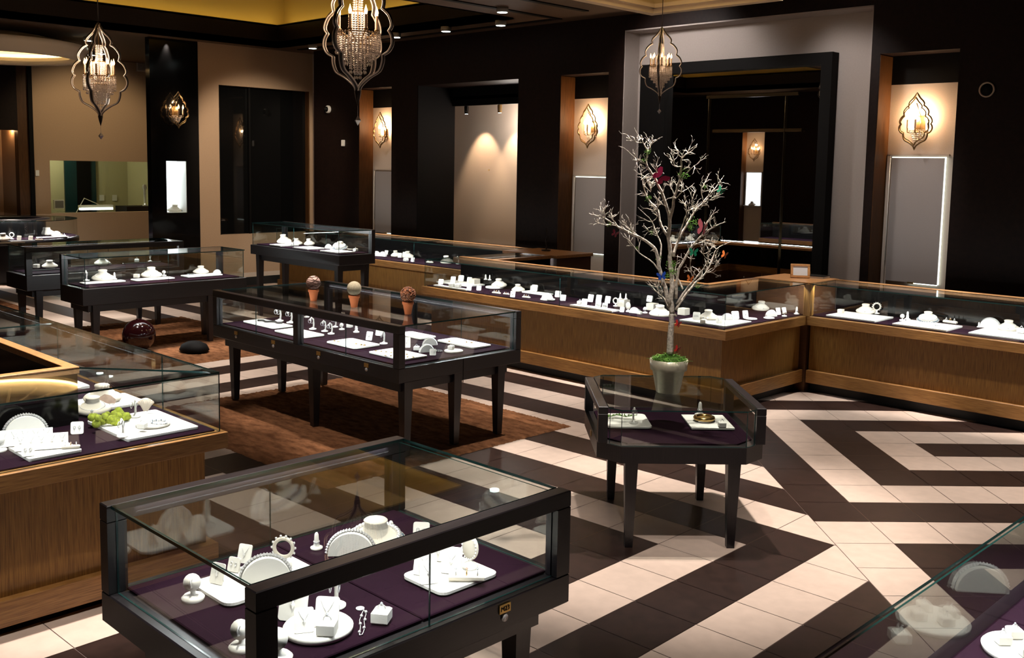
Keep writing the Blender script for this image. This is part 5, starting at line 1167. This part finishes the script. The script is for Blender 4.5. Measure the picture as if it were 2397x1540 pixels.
# right hand counters
ZR = .7085; zr = ZR+.0148
RT_ = [((1003, 668), (1090, 678), 'white tray with cards at left end of main counter'), ((1032, 655), (1145, 662), 'rear white tray at the left end of main counter'), ((1225, 681), (1300, 687), 'small white tray with finger in the main counter'), ((1328, 714), (1446, 726), 'white tray full of cards left of the tree'),
       ((1590, 748), (1760, 752), 'white tray at the corner of the main counter'), ((1933, 737), (2092, 742), 'left white tray of the right counter'), ((2088, 757), (2254, 763), 'middle white tray of the right counter'), ((2266, 778), (2450, 784), 'right white tray of the right counter'),
       ((868, 601), (905, 604), 'small tray at the left end of the back counter'), ((922, 603), (986, 606), 'white tray in the middle of the back counter'), ((938, 605), (1000, 609), 'white tray at the right end of the back counter')]
for L_, R_2, lab in RT_[:-3]: tray(lab, L_, R_2, ZR, .006)
zc_ = ZR
for kind, px, py, z_, rz, sc, lab in (
 ('earring_card', 1032, 666, zr, 20, 1, 'leftmost small card on the main counter tray'), ('pendant_easel', 1060, 663, zr, 20, .85, 'tall pale card second on the left tray of main counter'), ('ring_block', 1054, 672, zr, 20, 1.2, 'white block at the front of the left main counter tray'),
 ('ring_block', 1072, 673, zr, 20, 1.2, 'upright white block right of another on left tray'), ('pendant_easel', 1082, 655, zr, 20, .8, 'hoop card at the back of the rear left tray'), ('earring_card', 1099, 662, zr, 20, 1.05, 'square card on the rear tray of main counter'), ('earring_card', 1121, 655, zr, 25, 1.15, 'wide tilted card at right on the rear tray'),
 ('earring_card', 1098, 680, ZR, 30, .9, 'small slanted card before the oval platform'), ('earring_card', 1121, 680, ZR, 30, .9, 'second slanted card left of the oval platform'), ('display_plate', 1166, 674, ZR, 0, 1.2, 'oval white platform carrying a bust in main counter'), ('necklace_bust', 1168, 671, ZR+.0205, 20, .95, 'slanted neck bust on the oval platform'),
 ('display_box', 1182, 660, ZR, 0, .95, 'white box with two ring fingers behind the oval platform'), ('finger_stand', 1164, 652, ZR+.07, 0, .9, 'left ring finger above the platform bust'), ('finger_stand', 1176, 653, ZR+.07, 0, .9, 'right ring finger above the platform bust'),
 ('necklace_bust', 1226, 680, ZR, 20, .8, 'small neck bust right of the oval platform'), ('ring_bar', 1162, 688, ZR, 5, 1.0, 'row of ring cubes before the oval platform'), ('ring_bar', 1185, 690, ZR, 10, .7, 'short row of rings beside the ring cubes'), ('pendant_easel', 1200, 696, ZR, 25, .75, 'white card with chains at the front of main counter'),
 ('ring_bar', 1232, 698, ZR, 5, .9, 'ring cubes at the front right of the small bust'), ('finger_stand', 1245, 681, zr, 10, .9, 'ring finger on the small tray of main counter'), ('earring_card', 1266, 681, zr, 15, 1.2, 'large white card on the small tray of main counter'), ('display_plate', 1282, 703, ZR, 0, .9, 'oval platform at the glass joint of main counter'),
 ('bracelet_arch', 1281, 701, ZR+.0155, 10, .85, 'beaded bracelet arch at the glass joint of main counter'), ('earring_card', 1306, 696, ZR, 20, 1.1, 'white card just right of the glass joint'), ('earring_card', 1318, 704, ZR, 25, 1.0, 'second tilted card right of the glass joint'),
 ('earring_card', 1368, 714, zr, 15, 1, 'leftmost card on the full tray left of tree'), ('pendant_easel', 1382, 707, zr, 10, .85, 'tall card at back left of the full tray'), ('pendant_easel', 1401, 708, zr, 10, .85, 'tall card at back middle of the full tray'), ('pendant_easel', 1422, 710, zr, 10, .8, 'tall card at back right of the full tray'),
 ('earring_card', 1395, 722, zr, 15, 1, 'front middle card on the full tray left of tree'), ('earring_card', 1413, 724, zr, 15, .95, 'front right card on the full tray left of tree'), ('ring_block', 1357, 712, zr, 15, .9, 'ring block at left corner of full tray'), ('bangle_stand', 1441, 717, zr, 10, .9, 'bracelet hoop at right end of full tray'),
 ('display_box', 1459, 718, ZR, 0, .95, 'white box with two fingers left of the tree'), ('finger_stand', 1452, 700, ZR+.07, 0, .9, 'left ring finger on the box by the tree'), ('finger_stand', 1465, 701, ZR+.07, 0, .9, 'right ring finger on the box by the tree'), ('earring_card', 1456, 731, ZR, 10, .8, 'low card before the two finger box'), ('oval_stand', 1470, 730, ZR, 10, .8, 'oval stand before the two finger box'),
 ('bracelet_arch', 1485, 733, ZR, 10, .7, 'half round holder right of two finger box'), ('ring_block', 1497, 736, ZR, 10, .8, 'small ring block left of the tree trunk'), ('ring_stand', 1510, 733, ZR, 10, .9, 'small ring stand left of the tree trunk'), ('display_box', 1527, 726, ZR, 0, .9, 'low white box with card behind tree trunk'), ('earring_card', 1525, 706, ZR+.065, 10, 1, 'white card standing on the low box by tree'),
 ('necklace_bust', 1545, 740, ZR, 20, 1.1, 'large slanted bust directly behind the tree trunk'), ('display_box', 1600, 737, ZR, 0, .85, 'white box just right of the tree trunk'),
 ('necklace_bust', 1658, 748, zr, 25, .95, 'neck bust on the corner tray of main counter'), ('earring_card', 1630, 748, zr, 20, 1.1, 'card at left on the main counter corner tray'), ('ring_block', 1640, 758, zr, 20, 1, 'glass like block at front left of corner tray'), ('pendant_easel', 1683, 757, zr, 30, .75, 'pendant card right of the corner tray bust'), ('bracelet_arch', 1702, 748, zr, 40, .7, 'pale arch at the right of the corner tray'), ('earring_card', 1722, 747, zr, 60, 1.2, 'slanted card behind the corner glass edge'),
 ('pendant_easel', 1745, 745, ZR, 65, .8, 'slanted card first in the short return counter'), ('display_plate', 1757, 748, ZR, 0, .7, 'oval plate in the short return counter'), ('necklace_bust', 1781, 726, ZR, 60, .95, 'neck bust at back of the short return counter'), ('bracelet_arch', 1805, 741, ZR, 70, .8, 'low half round holder in the short return'), ('display_plate', 1800, 746, ZR, 0, .6, 'small oval base in the short return counter'),
 ('pendant_easel', 1822, 737, ZR, 75, .75, 'first slanted card of a row in the short return'), ('pendant_easel', 1836, 735, ZR, 75, .7, 'second slanted card of a row in the short return'), ('ring_stand', 1836, 741, ZR, 60, .9, 'small round stand before the card row of return'), ('finger_stand', 1872, 734, ZR, 60, 1.1, 'tall ring finger beside the corner post'),
 ('display_box', 1968, 733, zr, 0, .5, 'small square ring box on the left tray of right counter'), ('necklace_bust', 2026, 733, zr, 15, .95, 'neck bust on the left tray of right counter'), ('bangle_stand', 2058, 733, zr, 35, 1.15, 'double bracelet stand on the left tray of right counter'),
 ('finger_stand', 2124, 748, zr, 10, 1.15, 'tall ring finger on the middle tray of right counter'), ('ring_stand', 2112, 751, zr, 10, .95, 'low ring stand at left of the middle right tray'), ('beaded_bust', 2172, 752, zr, 15, .95, 'bust with dark bead collar on middle tray of right counter'), ('ring_bar', 2224, 757, zr, -8, 1.2, 'long cream ring box on the middle right counter tray'), ('bracelet', 2195, 763, zr, 0, .6, 'small bracelet lying on the middle right counter tray'),
 ('bracelet_arch', 2318, 768, zr, 0, 1.15, 'half round bracelet arch on the right tray of right counter'), ('necklace_bust', 2360, 773, zr, 15, .95, 'neck bust on the right tray of right counter'), ('finger_stand', 2291, 766, zr, 0, .7, 'small ring finger at left of the right tray'), ('ring_block', 2390, 780, zr, 0, 1.2, 'white block with gold jewel at the picture right edge'),
 ('bracelet_arch', 882, 599, ZR, 10, .9, 'first half round holder in the back counter'), ('bracelet_arch', 896, 600, ZR, 10, .9, 'second half round holder in the back counter'), ('earring_card', 914, 596, ZR, 10, 1.1, 'tall card beside the half round holders of back counter'), ('necklace_bust', 926, 600, ZR, 10, .9, 'neck bust in the middle of the back counter'),
 ('earring_card', 936, 603, ZR, 10, 1.1, 'wide card right of the back counter bust'), ('earring_card', 958, 601, ZR, 10, 1.2, 'upright card near the back counter glass joint'), ('necklace_bust', 977, 602, ZR, 10, 1.0, 'neck bust near the back counter glass joint'), ('ring_block', 950, 612, ZR, 10, 1.2, 'low white block at front of the back counter'), ('earring_card', 966, 613, ZR, 10, 1, 'low card at front edge of the back counter'),
 ('ring_bar', 1006, 616, ZR, 5, 1.1, 'pale ring row seen over the main counter end'), ('necklace_bust', 1045, 616, ZR, 10, 1.1, 'tealish neck bust seen over main counter end'), ('earring_stand', 1072, 618, ZR, 10, 1.1, 'earring hook seen behind main counter end glass'), ('earring_card', 1105, 622, ZR, 10, 1.2, 'triple card seen through main counter end glass'), ('earring_card', 1128, 624, ZR, 10, 1.2, 'wide tilted card seen through main counter end glass')):
    item(kind, px, py, z_, rz, lab, sc)
# tall showcase
ZA = .9325; za = ZA+.0148
for L_, R_2, lab in (((622, 572), (692, 573), 'left white tray in the tall showcase'), ((685, 578), (760, 580), 'middle white tray in the tall showcase'), ((747, 586), (830, 589), 'right front tray in the tall showcase'), ((808, 581), (862, 581), 'right rear tray in the tall showcase')): tray(lab, L_, R_2, ZA, .006)
for kind, px, py, z_, rz, sc, lab in (('necklace_bust', 664, 569, za, 10, 1.25, 'large neck bust on left tray of the tall showcase'), ('bracelet_arch', 676, 573, za, 10, .75, 'low arch beside the tall showcase large bust'), ('earring_stand', 696, 571, ZA, 10, .9, 'earring hook between trays of the tall showcase'), ('necklace_bust', 732, 573, za, 10, .9, 'neck bust on middle tray of the tall showcase'),
 ('necklace_bust', 749, 570, ZA, 15, .9, 'slanted bust behind the middle tall showcase tray'), ('earring_card', 720, 573, za, 10, .9, 'card left on middle tray of the tall showcase'), ('bracelet_arch', 769, 582, ZA, 10, .75, 'half round holder left of the tall showcase right tray'), ('beaded_bust', 798, 583, za, 10, 1.05, 'beaded neck bust on the tall showcase right tray'), ('bracelet_arch', 825, 579, za, 15, .9, 'half round holder on the tall showcase rear tray'), ('necklace_bust', 845, 580, za, 15, .95, 'neck bust on the tall showcase rear tray'), ('ring_block', 838, 588, ZA, 10, 1, 'clear block at the tall showcase right corner')): item(kind, px, py, z_, rz, lab, sc)
# low frameless showcase and the one behind it
ZB = .7125; zb_ = ZB+.0146
for L_, R_2, lab in (((184, 661), (296, 657), 'left white tray in the frameless showcase'), ((304, 653), (411, 650), 'middle white tray in the frameless showcase'), ((421, 644), (523, 642), 'right white tray in the frameless showcase')): tray(lab, L_, R_2, ZB, .025)
for kind, px, py, z_, rz, sc, lab in (('earring_stand', 197, 656, zb_, 60, 1.2, 'gold hook stand at left in the frameless showcase'), ('necklace_bust', 241, 656, zb_, 60, 1.25, 'large white bust on left tray of frameless showcase'), ('finger_stand', 268, 654, zb_, 50, 1.2, 'ring finger right of the frameless showcase large bust'), ('display_box', 320, 650, zb_, 40, .55, 'small stepped white box on the frameless showcase middle tray'),
 ('necklace_bust', 354, 648, zb_, 60, 1.2, 'white bust on middle tray of frameless showcase'), ('ring_stand', 384, 646, zb_, 50, 1.0, 'small ring stand on middle tray of frameless showcase'), ('bracelet', 447, 643, zb_, 60, .9, 'bracelet lying on right tray of frameless showcase'), ('necklace_bust', 466, 639, zb_, 60, .95, 'small white bust on right tray of frameless showcase'), ('bracelet_arch', 508, 640, zb_, 70, .6, 'half round holder at right end of frameless showcase')): item(kind, px, py, z_, rz, lab, sc)
for L_, R_2, lab in (((68, 632), (150, 627), 'left white tray in the rear dark showcase'), ((165, 622), (262, 617), 'middle white tray in the rear dark showcase'), ((285, 616), (378, 611), 'right white tray in the rear dark showcase')): tray(lab, L_, R_2, ZB, .025)
for kind, px, py, rz, sc, lab in (('display_box', 85, 627, 40, .6, 'small white box on left tray of rear dark showcase'), ('necklace_bust', 116, 626, 60, .95, 'bust with amber pendant in rear dark showcase'), ('necklace_bust', 228, 617, 60, 1, 'bust in the middle of the rear dark showcase'), ('earring_stand', 340, 610, 60, 1.1, 'earring hook on right tray of rear dark showcase'), ('ring_block', 310, 612, 60, 1.2, 'white block on right tray of rear dark showcase')): item(kind, px, py, zb_, rz, lab, sc)
# round counter
ZQ = .7075
for L_, R_2, lab in (((-30, 568), (62, 566), 'front white tray in the round counter'), ((86, 556), (160, 552), 'right white tray in the round counter')): tray(lab, L_, R_2, ZQ, .006)
for kind, px, py, rz, sc, lab in (('necklace_bust', 8, 562, 45, 1.2, 'leftmost bust in the round counter'), ('bangle_stand', 28, 560, 45, 1.2, 'round bracelet hoop in the round counter'), ('earring_card', 45, 562, 45, 1.2, 'low card beside hoop in the round counter'), ('earring_card', 72, 562, 45, 1.2, 'slanted card near middle of the round counter'), ('ring_bar', 92, 563, 45, 1.2, 'ring row at front of the round counter'), ('necklace_bust', 112, 549, 45, 1.3, 'large bust on right tray of round counter'), ('bracelet_arch', 132, 552, 60, 1.0, 'half round holder on right tray of round counter'), ('ring_bar', 145, 553, 60, 1.2, 'ring blocks at right end of round counter')): item(kind, px, py, ZQ+(.0148 if 'tray' in lab else 0), rz, lab, sc)
# pillar and mirror showcases
def bust_at(lab, p, rz, sc):
    return dup(PROTO['necklace_bust'], p, rz, lab, 'necklace bust', sc)
bust_at('white neck bust inside the lit pillar showcase', (-14.56, 7.37, SH[2]+.0092), PI/2, 1.25)
bust_at('white neck bust in lit showcase seen in the mirror', (-12.96, RY0-.13, 1.152), PI, 1.1)
# lower right corner case: the glass side mirrors these displays
def real(px, py, z, X=-.99): q = at(px, py, z); return Vector((2*X-q.x, q.y, z+.0012))
q = real(2183, 1462, ZM); c = dup(PROTO['display_plate'], q, 0, 'round white plate with four ring blocks in the corner case', 'display plate', 1.25)
for k, (dx, dy) in enumerate(((-.04, -.02), (.03, -.045), (.045, .03), (-.03, .045))): dup(PROTO['ring_block'], q+Vector((dx, dy, .0203)), .8, 'ring block on the round plate in the corner case', 'ring holder', .85, 'ring blocks on the corner case plate')
q = real(2290, 1380, ZM); dup(PROTO['bracelet_arch'], q, -.7, 'half round bracelet arch in the lower right corner case', 'bracelet display', 1.2)
q = real(2105, 1502, ZM); dup(PROTO['ring_block'], q, .8, 'single ring block on velvet in the corner case', 'ring holder', 1.0)
